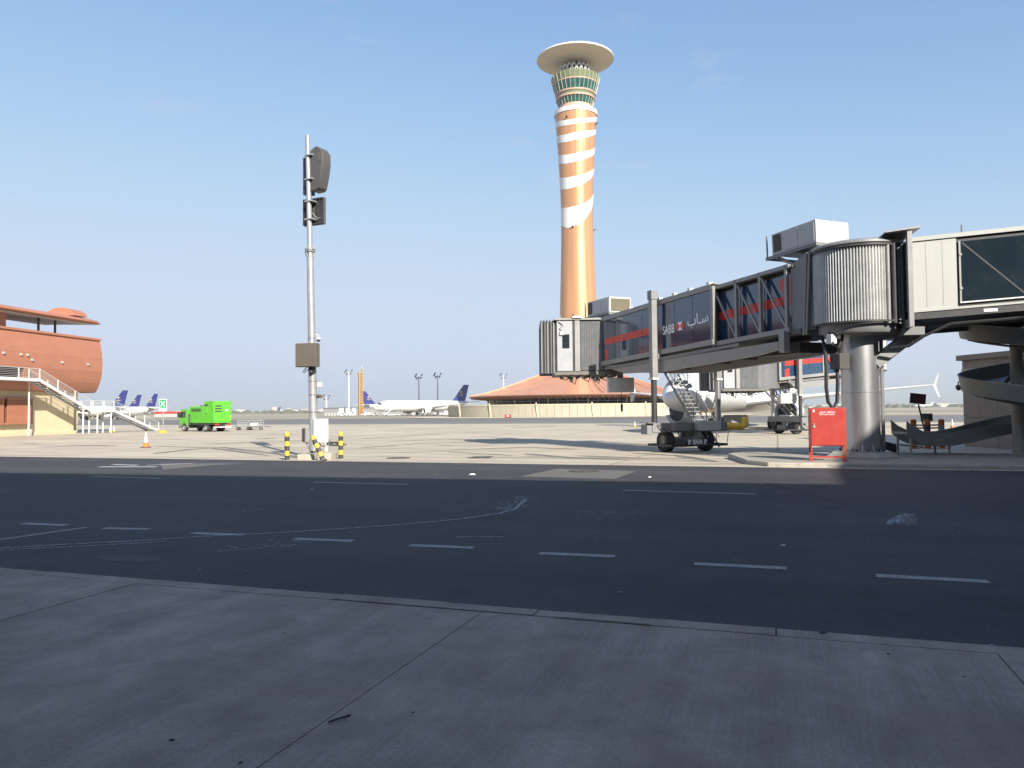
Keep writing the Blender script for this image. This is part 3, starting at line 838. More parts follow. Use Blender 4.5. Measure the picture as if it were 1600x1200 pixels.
# ground floor
for x0, x1 in ((-24, -18), (-18, -12), (-12, -6), (-6, .2), (.2, 5.6), (5.6, 12.2)):
    box('wall_panel', M['cream_wall'], lb, x0 + .012, x1 - .012, 1.3, 1.6, .35, 4.94)
box('wall_core', mat('panel_joint', (0.22, 0.18, 0.12), 0.9), lb, -24, 12.15, 1.42, 14, 0, 4.94)
box('plinth', M['cream_wall'], lb, -24, 12.3, 1.0, 1.5, 0, .349)
box('end_pier', M['cream_wall'], lb, 12.2, 15.0, 3.0, 14, 0, 4.94)
box('soffit', M['terra'], lb, -24, X1 - .05, .95, 3, 4.9, 4.948)
# slatted terracotta screens on the ground floor
for x0, x1 in ((-8, -3.2), (-2.6, 1.45), (1.75, 5.3)):
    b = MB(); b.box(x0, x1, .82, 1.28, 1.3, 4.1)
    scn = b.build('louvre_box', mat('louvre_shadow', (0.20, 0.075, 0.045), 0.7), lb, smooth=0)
    b = MB(); n = int((x1 - x0) / .17)
    for k in range(n): b.box(x0 + .05 + k*.17, x0 + .15 + k*.17, .74, .815, 1.42, 3.98)
    for z in (1.3, 3.98): b.box(x0 - .03, x1 + .03, .72, 1.285, z - .02, z + .14)
    b.build('louvre_slats', M['terra'], scn, smooth=0)
# floating roof canopy with vaulted end
b = MB()
cp = [(-1.0, 13.15), (-1.2, 13.32), (-1.05, 13.55), (0.2, 13.85), (2.5, 13.98), (7.5, 13.95), (7.5, 13.6), (2, 13.45)]
b.loft([[(-24, y, z) for y, z in cp], [(X1 - 6, y, z) for y, z in cp], [(X1 - 2.4, y, z) for y, z in cp], [(X1 - 1.2, y*.9 + .3, 13.25 + (z - 13.25)*.35) for y, z in cp]])
b.build('canopy_roof', M['terra'], lb, smooth=50)
b = MB(); b.loft([[(-24, -.85, 13.1), (-24, 7.3, 13.4)], [(X1 - 1.7, -.85, 13.1), (X1 - 1.7, 7.3, 13.4)]], cap=False, closed=False)
b.build('canopy_soffit', M['white'], lb, smooth=0)
b = MB(); vs = []
rg = []
for x in (X1 - 5.2, X1 - 3.0):
    rg.append([(x, 1.6 - 1.9*math.cos(math.pi*k/16), 13.9 + .95*math.sin(math.pi*k/16)) for k in range(17)])
b.loft(rg); b.build('roof_vault', M['terra'], lb, smooth=40)
for x in (6.2, 8.7, -6, -14): MB().tube((x, 1.0, 11.6), (x, 1.0, 13.3), .13, n=10).build('canopy_post', M['dark'], lb)
box('roof_house', M['terra'], lb, -24, 1.6, .9, 8, 11.601, 13.2)

# stair outside it
st = thing('access_stair', 'white steel access stair with railings descending the side of the terracotta building', 'stairs', (LB0.x, LB0.y, GZ), math.atan2(LBD.y, LBD.x))
YA, YB = -1.65, -.35
ZT, ZM = 6.15, 2.8
SEG = [(-8, ZT, 3.4, ZT), (3.4, ZT, 11.4, ZM), (11.4, ZM, 15.4, ZM), (15.4, ZM, 24.4, 0.05)]
b = MB()
for x0, z0, x1, z1 in SEG:
    for y in (YA, YB):
        b.beam((x0, y, z0 - .12), (x1, y, z1 - .12), .07, .34)
b.build('stringers', M['white'], st, smooth=0)
box('landing', M['underside'], st, -8, 3.4, YA + .04, YB + .85, ZT - .14, ZT - .02)
box('landing', M['underside'], st, 11.4, 15.4, YA + .04, YB - .04, ZM - .14, ZM - .02)
for x0, z0, x1, z1 in (SEG[1], SEG[3]):
    n = int((z0 - z1) / .17)
    for k in range(n):
        f = (k + .5) / n; x = x0 + (x1 - x0)*f; z = z0 + (z1 - z0)*(k + 1)/n
        MB().box(x - .2, x + .17, YA + .05, YB - .05, z - .05, z + .02).build('tread', M['underside'], st, smooth=0)
b = MB()
for x0, z0, x1, z1 in SEG:
    for y in (YA, YB):
        if y == YB and x0 < 3: continue
        for h, r_ in ((1.08, .035), (.9, .016), (.72, .016), (.54, .016), (.36, .016), (.18, .016)):
            b.tube((x0, y, z0 + h), (x1, y, z1 + h), r_, n=6)
b.build('rails', M['white'], st)
for x0, z0, x1, z1 in SEG:
    n = max(1, int(round((x1 - x0) / 2.6)))
    for k in range(n + 1):
        f = k / n
        for y in (YA, YB):
            if y == YB and x0 < 3: continue
            x = x0 + (x1 - x0)*f; z = z0 + (z1 - z0)*f
            if k == n and x1 < 24: continue
            MB().box(x - .045, x + .045, y - .045, y + .045, z - .2, z + 1.1).build('railing_post', M['white'], st, smooth=0)
for x, y in ((10.2, YA + .1), (12.6, YA + .1), (15.0, YA + .1), (12.6, YB - .1), (15.0, YB - .1), (3.2, YB - .2)):
    z = ZM if x > 10.5 else (3.1 if x > 8 else ZT)
    MB().tube((x, y, 0), (x, y, z - .15), .09, n=10).build('support_post', M['white'], st)
box('foot_plate', M['yellow'], st, 24.0, 25.4, YA - .2, YB + .2, 0, .06)

# assembly point sign
p_ = gnd(255, 676.5)
sg = thing('assembly_point_sign', 'green and white assembly point sign on a post beside the stair foot', 'sign', (p_.x, p_.y, p_.z), R(-12))
MB().tube((0, 0, 0), (0, 0, 3.0), .06, n=10).build('post', M['galv'], sg)
box('board', M['white'], sg, -.52, .52, -.09, -.06, 2.55, 3.98, .02)
box('green_panel', M['sign_green'], sg, -.44, .44, -.105, -.092, 2.95, 3.9)
b = MB()
for sx in (-1, 1):
    for sz in (-1, 1):
        c = Vector((sx*.29, -.11, 3.425 + sz*.31))
        b.quad(c, c + Vector((-sx*.17, 0, 0)), c + Vector((-sx*.02, 0, -sz*.17)))
        b.quad(c + Vector((-sx*.02, 0, -sz*.02)), c + Vector((-sx*.12, 0, -sz*.16)), c + Vector((-sx*.16, 0, -sz*.12)))
for x, h in ((-.1, .0), (.1, .0), (0, .06)):
    b.add([(x + .055*math.cos(k*math.pi/5), -.112, 3.52 + h + .055*math.sin(k*math.pi/5)) for k in range(10)], [tuple(range(10))])
    b.quad((x - .07, -.112, 3.27), (x + .07, -.112, 3.27), (x + .06, -.112, 3.46 + h), (x - .06, -.112, 3.46 + h))
b.build('pictogram', M['lettering'], sg, smooth=0)
MB().box(-.35, .35, -.25, .25, 0, .25).build('foot', M['yellow'], sg, bevel=.02)
# ------------------------------------------------------------------ mast with guidance units
mb_ = gnd(490.5, 716)
MX, MY, MZ = mb_.x, mb_.y, mb_.z
def mp(px, py, dy=0.0): return at(px, py, MY + dy) - Vector((MX, MY, MZ))
mast = thing('equipment_mast', 'tall leaning grey steel mast carrying boxes beside the road', 'mast', (MX, MY, MZ))
top = mp(480.5, 212); fl = mp(484.5, 391); bot = Vector((0, 0, .35))
def ax(z): return bot.lerp(top, (z - bot.z) / (top.z - bot.z))
MB().tube(bot, fl, .20, .155, 20).build('lower_pole', M['galv'], mast)
MB().tube(fl, top, .125, .105, 18).build('upper_pole', M['galv'], mast)
b = MB(); b.tube(fl + Vector((0, 0, -.06)), fl + Vector((0, 0, -.02)), .24, n=20); b.tube(fl + Vector((0, 0, .02)), fl + Vector((0, 0, .06)), .24, n=20)
for k in range(8):
    a = k*math.pi/4; b.beam(fl + Vector((.23*math.cos(a), .23*math.sin(a), -.06)), fl + Vector((.16*math.cos(a), .16*math.sin(a), -.3)), .02, .05)
    b.beam(fl + Vector((.2*math.cos(a), .2*math.sin(a), .05)), fl + Vector((.13*math.cos(a), .13*math.sin(a), .22)), .02, .05)
b.build('flange', M['galv'], mast)
for py in (596, 617, 644, 529):
    z = mp(489, py).z; c = ax(z); r_ = .2 - .045*z/10 + .012
    MB().tube(c - Vector((0, 0, .025)), c + Vector((0, 0, .025)), r_, n=20).build('band_clamp', M['steel'], mast)
# base frame: raked feet and bolts
b = MB()
for sx in (-1, 1):
    for k in range(4):
        x = sx*.1 + (k - 1.5)*.1; b.tube((x, -.1 + .1*(k % 2), .0), (x*.4, 0, .75), .022, n=6)
b.box(-.32, .32, -.3, .3, .0, .05)
b.build('anchor_bolts', M['alu_dark'], mast)
def conc_block(px0, px1, y0, y1, h, label):
    a = gnd(px0, 718.5); e = gnd(px1, 718.5); w = (e - a).length
    o = MB(); n = 6
    o.box(-w/2, w/2, -.45, .45, -.1, h)
    t_ = o.build('concrete_block', M['conc'], bevel=.03)
    c = (a + e) / 2; t_.location = (c.x, c.y + .5, gz(c.x, c.y)); t_.rotation_euler = (0, 0, R(-6))
    return tag(t_, label, 'concrete block', 'concrete blocks under the mast')
conc_block(465, 489, 0, 0, .24, 'rough concrete block at the mast foot, left of the leaning bollard')
conc_block(497, 518, 0, 0, .30, 'rough concrete block at the mast foot, right of the leaning bollard')
# big charcoal unit near the top, swept side profile
g1 = mp(481, 268)
ru = thing('docking_laser_unit', 'large charcoal curved unit clamped near the top of the mast', 'sensor unit', (MX + g1.x, MY + g1.y, MZ + g1.z), R(-28))
zt, zb = mp(490, 232).z - g1.z, mp(490, 299).z - g1.z
b = MB()
sd = [(.28, zt - .12), (.62, zt + .05), (.82, zt - .05), (1.0, zt - .3), (1.02, zt - .8), (.92, zb + .65), (.78, zb + .12), (.66, zb + .02), (.28, zb)]
b.prism([(x - .14, z) for x, z in sd], .0, .6); ho = b.build('housing', M['charcoal'], ru, bevel=.035)
b = MB(); b.box(-.5, -.1, .2, .6, zb - .05, zt - .3); b.build('back_plate', mat('dark_blue_grey_panel', (0.045, 0.05, 0.065), 0.5), ru, bevel=.02)
for z in (zt - .35, zb + .55):
    MB().box(-.1, .35, -.14, .02, z - .03, z + .03).build('bracket', M['galv'], ru)
MB().box(.62, .76, -.012, -.001, zt - .65, zt - .3).build('maker_plate', M['brown_box'], ru)
# flat display unit below it
g2 = mp(482.5, 329); zt, zb = mp(482, 308).z - g2.z, mp(482, 350).z - g2.z
pu = thing('display_panel_unit', 'flat dark panel unit seen from its back, under the curved unit on the mast', 'panel', (MX + g2.x, MY + g2.y, MZ + g2.z), R(-24))
MB().box(-.52, .66, .28, .42, zb, zt).build('panel', M['charcoal'], pu, bevel=.02)
b = MB()
for x in (-.48, .0, .28, .46, .62): b.box(x - .03, x + .03, .20, .279, zb + .04, zt - .04)
for z in (zb + .05, zt - .05): b.box(-.5, .64, .18, .279, z - .03, z + .03)
b.build('back_frame', M['dark'], pu)
MB().path([(.12, .12, -.1), (.25, .1, -.25), (.38, .14, -.38), (.55, .16, -.36)], .02, 6).build('wire', M['galv'], pu)
for z in (-.42, .42): MB().box(-.16, .3, -.14, .279, z - .03, z + .03).build('bracket', M['galv'], pu)
# brown cabinet in front of the pole
g3_ = mp(488, 556)
cb = thing('brown_cabinet', 'square brown grey cabinet fixed halfway up the mast', 'cabinet', (MX + g3_.x, MY + g3_.y, MZ + g3_.z), R(-14))
MB().box(-.52, .50, -.62, -.22, -.54, .54).build('case', M['brown_box'], cb, bevel=.015)
MB().box(-.50, .48, -.640, -.621, -.52, .52).build('door', M['brown_box'], cb, bevel=.008)
MB().path([(-.1, -.3, -.54), (-.2, -.35, -.66), (-.28, -.35, -.75), (-.22, -.35, -.8), (-.08, -.32, -.66), (.08, -.3, -.78), (.2, -.2, -.68), (.22, -.1, -.5)], .022, 6).build('cable_loop', M['cable'], cb)
MB().tube((.08, -.3, -.56), (.12, -.3, -.8), .12, n=12).build('gland', M['dark'], cb)
# cameras
c = mp(497.5, 530); dm = thing('dome_camera', 'small white dome camera on the mast above the brown cabinet', 'camera', (MX + c.x, MY + c.y, MZ + c.z))
MB().path([(-.25, .05, .15), (-.1, 0, .22), (0, 0, .18), (0, 0, .08)], .025, 8).build('arm', M['white'], dm)
MB().lathe([(.01, .1), (.08, .09), (.11, 0), (.1, -.02)], 16).build('hood', M['white'], dm); MB().lathe([(.09, -.02), (.075, -.09), (.01, -.13)], 16).build('dome', M['dark'], dm)
c = mp(497, 601); cc = thing('camera_bracket', 'pair of small grey camera boxes on a bracket low on the mast', 'camera', (MX + c.x, MY + c.y, MZ + c.z))
MB().box(-.22, .1, -.04, .04, -.03, .03).build('bracket', M['galv'], cc); MB().box(-.02, .2, -.1, .1, -.1, .1).build('box', M['white'], cc, bevel=.015)
MB().path([(.05, -.02, -.1), (.1, -.05, -.25), (.02, -.03, -.42), (.04, 0, -.5)], .015, 6).build('wire', M['galv'], cc)
MB().box(-.08, .16, -.1, .1, -.62, -.46).build('box', M['brown_box'], cc, bevel=.015); MB().tube((.04, -.1, -.54), (.04, -.17, -.54), .055, n=12).build('lens', M['dark'], cc)
# cabinets at the foot
c = mp(494.5, 673)
wc = thing('white_cabinet', 'white steel cabinet fixed to the foot of the mast', 'cabinet', (MX + c.x, MY + c.y, MZ + c.z), R(32))
MB().box(-.22, .46, -.30, .30, -.54, .54).build('case', M['white'], wc, bevel=.012)
MB().box(-.19, .43, -.318, -.301, -.51, .51).build('door', M['white'], wc, bevel=.006)
MB().tube((-.14, -.318, .42), (-.14, -.335, .42), .02, n=8).build('lock', M['dark'], wc)
MB().path([(.1, 0, -.5), (.15, -.2, -.7), (.35, -.2, -.72), (.5, 0, -.62), (.42, .1, -.4)], .022, 6).build('cable', M['cable'], wc)
c = mp(479, 680)
gc = thing('grey_cabinet', 'small grey switch cabinet on the shaded side of the mast foot', 'cabinet', (MX + c.x, MY + c.y, MZ + c.z), R(35))
MB().box(-.12, .15, -.18, .22, -.33, .33).build('case', M['grey'], gc, bevel=.01); MB().box(-.15, -.121, -.16, .2, -.3, .3).build('cover', M['charcoal'], gc)
MB().beam((0, 0, -.33), (.28, -.05, -.85), .16, .1).build('conduit', M['grey'], gc)
c = gnd(524, 697)
co = thing('cable_heap', 'tangle of black cables lying on the apron beside the white cabinet', 'cable', (c.x, c.y, c.z))
for k in range(5):
    a0 = random.random()*6; pts = []
    for j in range(15):
        a = a0 + j*.55; pts.append((.42*math.cos(a)*(1 + .3*math.sin(j*1.3 + k)) + (j - 7)*.05, .25*math.sin(a), .03 + .10*k*.6 + .06*math.sin(j*.9 + k)))
    MB().path(pts, .022, 6).build('cable', M['cable'], co)

# bollards
def bollard(px, py, h, label, top_to=None):
    c = gnd(px, py)
    t_ = thing('bollard', label, 'bollard', (c.x, c.y, c.z), 0, 'yellow and black bollards round the mast')
    r_ = .105; n = 6
    for k in range(n):
        z0, z1 = h*k/n, h*(k+1)/n - .002
        mm = M['black'] if k % 2 == 0 else M['yellow']
        if k == n - 1: MB().lathe([(r_, z0), (r_, z1 - .06), (r_*.85, z1 - .02), (r_*.5, z1), (.001, z1 + .003)], 18).build('top_band', mm, t_)
        else: MB().lathe([(r_, z0), (r_, z1)], 18, cap=True).build('band', mm, t_)
    MB().lathe([(.19, 0), (.19, .015), (.1, .02)], 18).build('base_plate', M['conc'], t_)
    if top_to: 
        tp = at(*top_to, c.y + .25) - c
        t_.rotation_euler = tp.to_track_quat('Z', 'Y').to_euler()
    return t_
bollard(448.5, 719.3, 1.26, 'upright yellow and black bollard left of the mast')
bollard(532.5, 717.5, 1.24, 'upright yellow and black bollard right of the mast')
bollard(505, 720, 1.22, 'leaning yellow and black bollard knocked askew in front of the mast', (488.5, 681))

# cones
def cone(px, py, h, label, sleeve='white', body='yellow', low='dark', grp='traffic cones'):
    c = gnd(px, py)
    t_ = thing('traffic_cone', label, 'cone', (c.x, c.y, c.z), 0, grp); q = h
    MB().box(-.26*q, .26*q, -.26*q, .26*q, 0, .05*q).build('base', M[low], t_, bevel=.01)
    pr = [(.19, .05), (.145, .34), (.085, .68), (.045, .98), (.03, 1.0), (.002, 1.0)]
    MB().lathe([(.19*q, .05*q), (.14*q, .36*q)], 18).build('cone_foot', M[body], t_)
    MB().lathe([(.142*q, .36*q), (.09*q, .66*q)], 18).build('white_band', M['white'], t_)
    MB().lathe([(.09*q, .66*q), (.045*q, .97*q), (.03*q, q), (.002, q)], 18).build('cone_tip', M['white' if sleeve == 'white' else body], t_)
    return t_
cone(509.5, 712.5, .70, 'dirty white and yellow traffic cone behind the leaning bollard')
cone(228, 699.5, 1.0, 'white and orange traffic cone on the apron before the access stair', body='orange')
cone(1488, 670, .95, 'small traffic cone on the sunlit apron beyond the orange barrier posts', body='orange')
cone(992, 667.5, .7, 'small white marker cone far out on the apron left of the bogie', body='yellow')
cone(172, 675.5, .75, 'pale cone under the stair landing, left of a second one', body='yellow')
cone(178.5, 675.5, .75, 'pale cone under the stair landing, right of a second one', body='yellow')

# ------------------------------------------------------------------ green generator truck
c = gnd(321, 674)
tr = thing('generator_truck', 'bright green truck with a boxy power unit on its bed', 'truck', (c.x, c.y, c.z), math.atan2(.57, -.82))
# local: +x forward, +y left (towards us)
b = MB(); b.box(-3.3, 3.6, -.45, .45, .62, .9); b.box(-3.3, .9, -1.15, 1.15, .85, 1.02); b.build('chassis', M['dark'], tr)
b = MB()
side = [(2.0, .75), (3.75, .75), (3.85, 1.2), (3.82, 1.65), (3.55, 2.65), (3.35, 2.78), (2.0, 2.8)]
b.prism(side, -1.15, 1.15); cab = b.build('cab', M['green'], tr, bevel=.05)
for s_ in (-1, 1):
    MB().prism([(2.5, 1.75), (3.68, 1.75), (3.48, 2.5), (2.5, 2.5)], s_*1.155, s_*1.17).build('side_window', M['win'], cab, smooth=0)
    MB().box(3.6, 3.85, s_*1.16, s_*1.42, 1.75, 2.4).build('mirror', M['dark'], cab)
MB().prism([(3.845, 1.72), (3.875, 1.72), (3.62, 2.6), (3.58, 2.6)], -1.0, 1.0).build('windscreen', M['win'], cab, smooth=0)
MB().box(3.5, 3.95, -1.18, 1.18, .4, .85).build('bumper', M['alu_dark'], tr, bevel=.04)
MB().lathe([(.01, 2.8), (.1, 2.8), (.1, 2.98), (.06, 3.02), (.01, 3.02)], 12, c=(2.6, .3)).build('beacon', M['dark'], cab)
MB().box(1.62, 1.98, .75, 1.12, .8, 2.2).build('air_intake', M['charcoal'], tr, bevel=.03)
b = MB(); b.box(-1.55, 1.5, -1.22, 1.22, 1.05, 3.12); pu_ = b.build('power_unit', M['green'], tr, bevel=.08)
b = MB(); b.box(-.9, 1.1, 1.222, 1.235, 2.45, 2.85); vn = b.build('side_vent', M['dark'], pu_)
b = MB()
for k in range(5): b.box(-.9, 1.1, 1.236, 1.25, 2.47 + k*.08, 2.49 + k*.08)
b.build('vent_slats', M['green'], vn)
b = MB()
for k in range(4): b.box(-1.0 + k*.45, -.7 + k*.45, -.4, .4, 3.12, 3.28)
b.build('roof_vents', M['alu_dark'], pu_)
b = MB(); b.box(-3.55, -1.56, -1.25, 1.25, 1.05, 3.72); rb = b.build('rear_housing', M['green'], tr, bevel=.05)
b = MB(); b.box(-2.35, -1.75, 1.252, 1.30, 2.2, 3.1); b.build('side_hatch', M['green'], rb, bevel=.02)
b = MB(); b.box(-2.35, -1.75, 1.252, 1.27, 3.14, 3.35); b.build('side_slot', M['dark'], rb)
for k in range(3):
    MB().box(-3.562, -3.552, .15, 1.05, 3.05 - k*.32, 3.2 - k*.32).build('rear_slot', M['dark'], rb)
b = MB(); b.box(-3.575, -3.552, -1.1, .02, 1.2, 3.4); b.build('rear_door', M['green'], rb, bevel=.01)
b = MB()
for y, z in ((1.15, 3.5), (1.15, 2.3), (1.15, 1.25), (-1.15, 3.5), (-1.15, 2.8), (-1.15, 1.25), (-.1, 2.9), (.1, 1.9), (-.3, 2.2), (-.95, 2.25)):
    b.tube((-3.55, y, z), (-3.6, y, z), .05, n=8)
b.build('fittings', M['dark'], rb)
b = MB(); b.box(-3.585, -3.576, -.75, -.35, 2.55, 2.72); b.build('rear_label', M['lettering'], rb)
b = MB()
for k in range(14):
    a = .6 + k*.37; a2 = a + .37
    b.beam((-3.58, -.55 + .15*math.cos(a), 3.1 + .15*math.sin(a)), (-3.58, -.55 + .15*math.cos(a2), 3.1 + .15*math.sin(a2)), .035, .02)
b.box(-3.585, -3.577, -.95, -.8, 2.94, 3.0); b.build('rear_emblem', M['sign_green'], rb)
b = MB(); b.box(-3.6, -3.56, -1.02, -.98, 1.4, 2.0); b.build('yellow_strip', M['yellow'], rb)
for y in (.8, -.8): MB().box(-3.62, -3.5, y - .28, y + .28, .78, .98).build('tail_lamp', M['red'], tr)
MB().box(-3.66, -3.45, -1.2, 1.2, .5, .62).build('rear_bar', M['white'], tr)
def wheel(parent, x, y, r_, w, rim=True, z=None, mrub='rubber'):
    z = r_ if z is None else z
    f = lambda u, a: (x + u[0]*math.cos(a), y + u[1], z + u[0]*math.sin(a))
    pr = [(r_*.58, -w/2), (r_*.92, -w/2), (r_, -w*.35), (r_, w*.35), (r_*.92, w/2), (r_*.58, w/2), (r_*.55, w*.3), (r_*.5, w*.3), (.02, w*.22)]
    n = 22
    T = MB(); T.loft([[f(u, 2*math.pi*k/n) for k in range(n)] for u in pr[:6]], cap=False)
    to = T.build('tyre', M[mrub], parent)
    if rim:
        for sgn in (1, -1):
            Rm = MB(); Rm.loft([[f((u[0], u[1]*sgn), 2*math.pi*k/n) for k in range(n)] for u in ((r_*.58, w/2*.98), (r_*.52, w*.3), (r_*.3, w*.28), (r_*.22, w*.42), (.01, w*.42))], cap=False)
            Rm.build('rim', M['alu'], to)
    return to
for x in (2.7, -1.9):
    for s_ in (-1, 1): wheel(tr, x, s_*1.02, .50, .34)
for s_ in (-1, 1): wheel(tr, -1.9, s_*.66, .50, .30, False)
for s_ in (-1, 1):
    b = MB(); n = 10
    b.loft([[(2.7 + rr*math.cos(math.pi*k/n), s_*(1.0 + y), .5 + rr*math.sin(math.pi*k/n)) for rr, y in ((.56, -.2), (.62, -.2), (.62, .2), (.56, .2))] for k in range(n + 1)])
    b.build('mudguard', M['alu_dark'], tr)
# baggage carts behind
def cart(px, py, L_, rz, label):
    c = gnd(px, py); t_ = thing('baggage_cart', label, 'cart', (c.x, c.y, c.z), rz, 'empty carts behind the green truck')
    MB().box(-L_/2, L_/2, -.75, .75, .42, .52).build('deck', M['alu_dark'], t_)
    b = MB()
    for x in [(-.5 + k/5)*L_ for k in range(6)]:
        for y in (-.73, .73): b.tube((x, y, .5), (x, y, 1.25), .025, n=6)
    for z in (.7, .95, 1.25):
        for y in (-.73, .73): b.tube((-L_/2, y, z), (L_/2, y, z), .022, n=6)
        for x in (-L_/2, L_/2): b.tube((x, -.73, z), (x, .73, z), .022, n=6)
    b.build('rails', M['galv'], t_)
    MB().tube((L_/2, 0, .45), (L_/2 + .9, 0, .35), .04, n=8).build('tow_bar', M['dark'], t_)
    for x in (-L_*.33, L_*.33):
        for y in (-.6, .6): wheel(t_, x, y, .22, .14, False)
    return t_
cart(381, 672, 1.9, R(28), 'open railed baggage cart right behind the green truck')
cart(400, 671.5, 1.9, R(20), 'open railed baggage cart second from the green truck')
b = box('cargo_cover', M['white'], None, -.55, .35, -.4, .4, 0, .35, .08); c = gnd(397, 672.3); b.location = (c.x, c.y + .4, c.z + .55); tag(b, 'white covered load on the second baggage cart', 'load')

# ------------------------------------------------------------------ aircraft
def airliner(loc, heading, L_, Rf, label, tail='navy', detail=1, eng=1.1, span=None, zc=None, logo=True, group='parked airliners', winglet=False):
    t_ = thing('airliner', label, 'aircraft', loc, math.atan2(heading[1], heading[0]), group)
    span = span or L_ * .47; zc = zc or Rf * 1.75
    st_ = [(0, .02, -.32), (.006, .22, -.30), (.018, .42, -.25), (.035, .60, -.18), (.06, .79, -.10), (.09, .92, -.04), (.13, 1, 0), (.60, 1, 0), (.70, .95, .05), (.80, .78, .18), (.90, .50, .40), (.97, .24, .60), (1, .08, .66)]
    def ctr(s):
        for (a, r0, z0), (b_, r1, z1) in zip(st_, st_[1:]):
            if a <= s <= b_:
                f = (s - a) / (b_ - a); return r0 + (r1 - r0)*f, z0 + (z1 - z0)*f
        return st_[-1][1:]
    def fp(s, a, off=0.0):           # a: 0 = top, positive towards the left side
        r0, z0 = ctr(s); r0 = r0*Rf + off
        return (L_*(.45 - s), r0*math.sin(a), zc + z0*Rf + r0*math.cos(a))
    n = 28
    MB().loft([[fp(s, 2*math.pi*k/n) for k in range(n)] for s, *_ in st_]).build('fuselage', M['plane_white'], t_, smooth=60)
    # wings
    xr = L_*.06
    for sg_ in (1, -1):
        def sec(y, xle, ch, z, th):
            return [(xle - ch*u, sg_*y, z + ch*th*w) for u, w in ((0, 0), (.05, .45), (.3, .6), (.65, .4), (1, .03), (1, -.03), (.6, -.3), (.2, -.45), (.04, -.35))]
        cr = L_*.19; zr = zc - Rf*.55; dh = span*.095
        rings = [sec(Rf*.4, xr, cr, zr, .12), sec(span*.38, xr - span*.38*.5, cr*.62, zr + dh*.38, .11), sec(span*.985, xr - span*.55, cr*.24, zr + dh, .09)]
        wg = MB().loft(rings).build('wing', M['plane_white'], t_, smooth=50)
        if detail > 1:
            for y in (.28, .5, .7):
                x = xr - span*y*.52 - cr*(.75 - .45*y)
                MB().path([(x + 1.3, sg_*span*y, zr + dh*y - .2), (x + .2, sg_*span*y, zr + dh*y - .42), (x - 1.4, sg_*span*y, zr + dh*y - .2)], .2, 8, .08).build('flap_fairing', M['plane_white'], wg)
        if winglet:
            xt = xr - span*.55; zt_ = zr + dh
            for up in (1, -1):
                rg = [sec(span*.985, xt, cr*.24, zt_, .08), [(xt - .9 - .6*u*1.0, sg_*(span*1.0 + .1) + w*.08, zt_ + up*1.25) for u, w in ((0, 0), (.05, .45), (.3, .6), (.65, .4), (1, .03), (1, -.03), (.6, -.3), (.2, -.45), (.04, -.35))]]
                MB().loft(rg).build('winglet', M['plane_white'], wg)
        # engine
        xe, ye, ze = xr - span*.12, sg_*span*.34, zr - eng*.75
        en = MB(); pr = [(eng*.80, -1.0), (eng*.88, -.3), (eng*.98, 0.02), (eng*1.0, .3), (eng*.99, 1.6), (eng*.86, 2.8), (eng*.66, 3.5), (eng*.6, 3.5)]
        en.loft([[(xe + 3.0 - x, ye + r_*math.cos(2*math.pi*k/24), ze + r_*math.sin(2*math.pi*k/24)) for k in range(24)] for r_, x in [(eng*.80, .9), (eng*.83, .25), (eng*.9, .0), (eng*.98, .12), (eng*1.0, .6), (eng*.98, 1.7), (eng*.84, 2.9), (eng*.62, 3.7)]], cap=False)
        eo = en.build('engine', M['plane_white'], t_, smooth=50)
        MB().loft([[(xe + 2.2, ye + r_*math.cos(2*math.pi*k/24), ze + r_*math.sin(2*math.pi*k/24)) for k in range(24)] for r_ in (eng*.83, .05)], cap=False).build('fan', M['dark'], eo, smooth=0)
        MB().loft([[(xe - .7 - x, ye + r_*math.cos(2*math.pi*k/16), ze + r_*math.sin(2*math.pi*k/16)) for k in range(16)] for r_, x in ((eng*.55, 0), (eng*.4, 1.0), (.1, 1.6))], cap=False).build('nozzle', M['alu_dark'], eo)
        MB().prism([(xe + 1.6, ze + eng*.8), (xe - 1.2, ze + eng*.5), (xe - 3.4, zr + dh*.3), (xe - .6, zr + dh*.36)], ye - .15, ye + .15).build('pylon', M['plane_white'], eo)
        # tailplane
        zt2 = zc + Rf*.45; xt2 = -L_*.42
        rg = []
        for y, ch, dx in ((Rf*.15, L_*.10, 0), (span*.36, L_*.045, span*.22)):
            rg.append([(xt2 - dx - ch*u, sg_*y, zt2 + y*.1 + ch*.1*w) for u, w in ((0, 0), (.3, .5), (1, .03), (1, -.03), (.3, -.5))])
        MB().loft(rg).build('tailplane', M['plane_white'], t_)
    # fin
    xf = -L_*.36; zf = zc + Rf*.75; hf = L_*.155
    def fsec(z, x, ch): return [(x - ch*u, w*ch*.09, z) for u, w in ((0, 0), (.3, .5), (1, .04), (1, -.04), (.3, -.5))]
    fin = MB().loft([fsec(zf, xf + L_*.02, L_*.16), fsec(zf + hf*.15, xf - L_*.012, L_*.135), fsec(zf + hf, xf - L_*.125, L_*.06)]).build('fin', M[tail], t_)
    if logo:
        for sg_ in (1, -1):
            b = MB(); cx, cz = xf - L_*.088, zf + hf*.5; y = sg_*L_*.0075; q = L_*.018
            for k in range(7):
                a = R(20 + 140*k/6); b.beam((cx, y, cz + q*.3), (cx + q*math.cos(a)*1.1, y, cz + q*.3 + q*math.sin(a)*.8), q*.16, q*.16)
            b.beam((cx, y, cz - q*.6), (cx, y, cz + q*.4), q*.2, q*.2)
            for k in range(8):
                for m_ in (1, -1):
                    a0, a1 = R(200 + 17*k), R(217 + 17*k)
                    b.beam((cx + m_*q*.3 + q*1.2*math.cos(a0), y, cz - q*.3 + q*.9*math.sin(a0)), (cx + m_*q*.3 + q*1.2*math.cos(a1), y, cz - q*.3 + q*.9*math.sin(a1)), q*.16, q*.16)
            b.build('tail_emblem', M['gold'], fin)
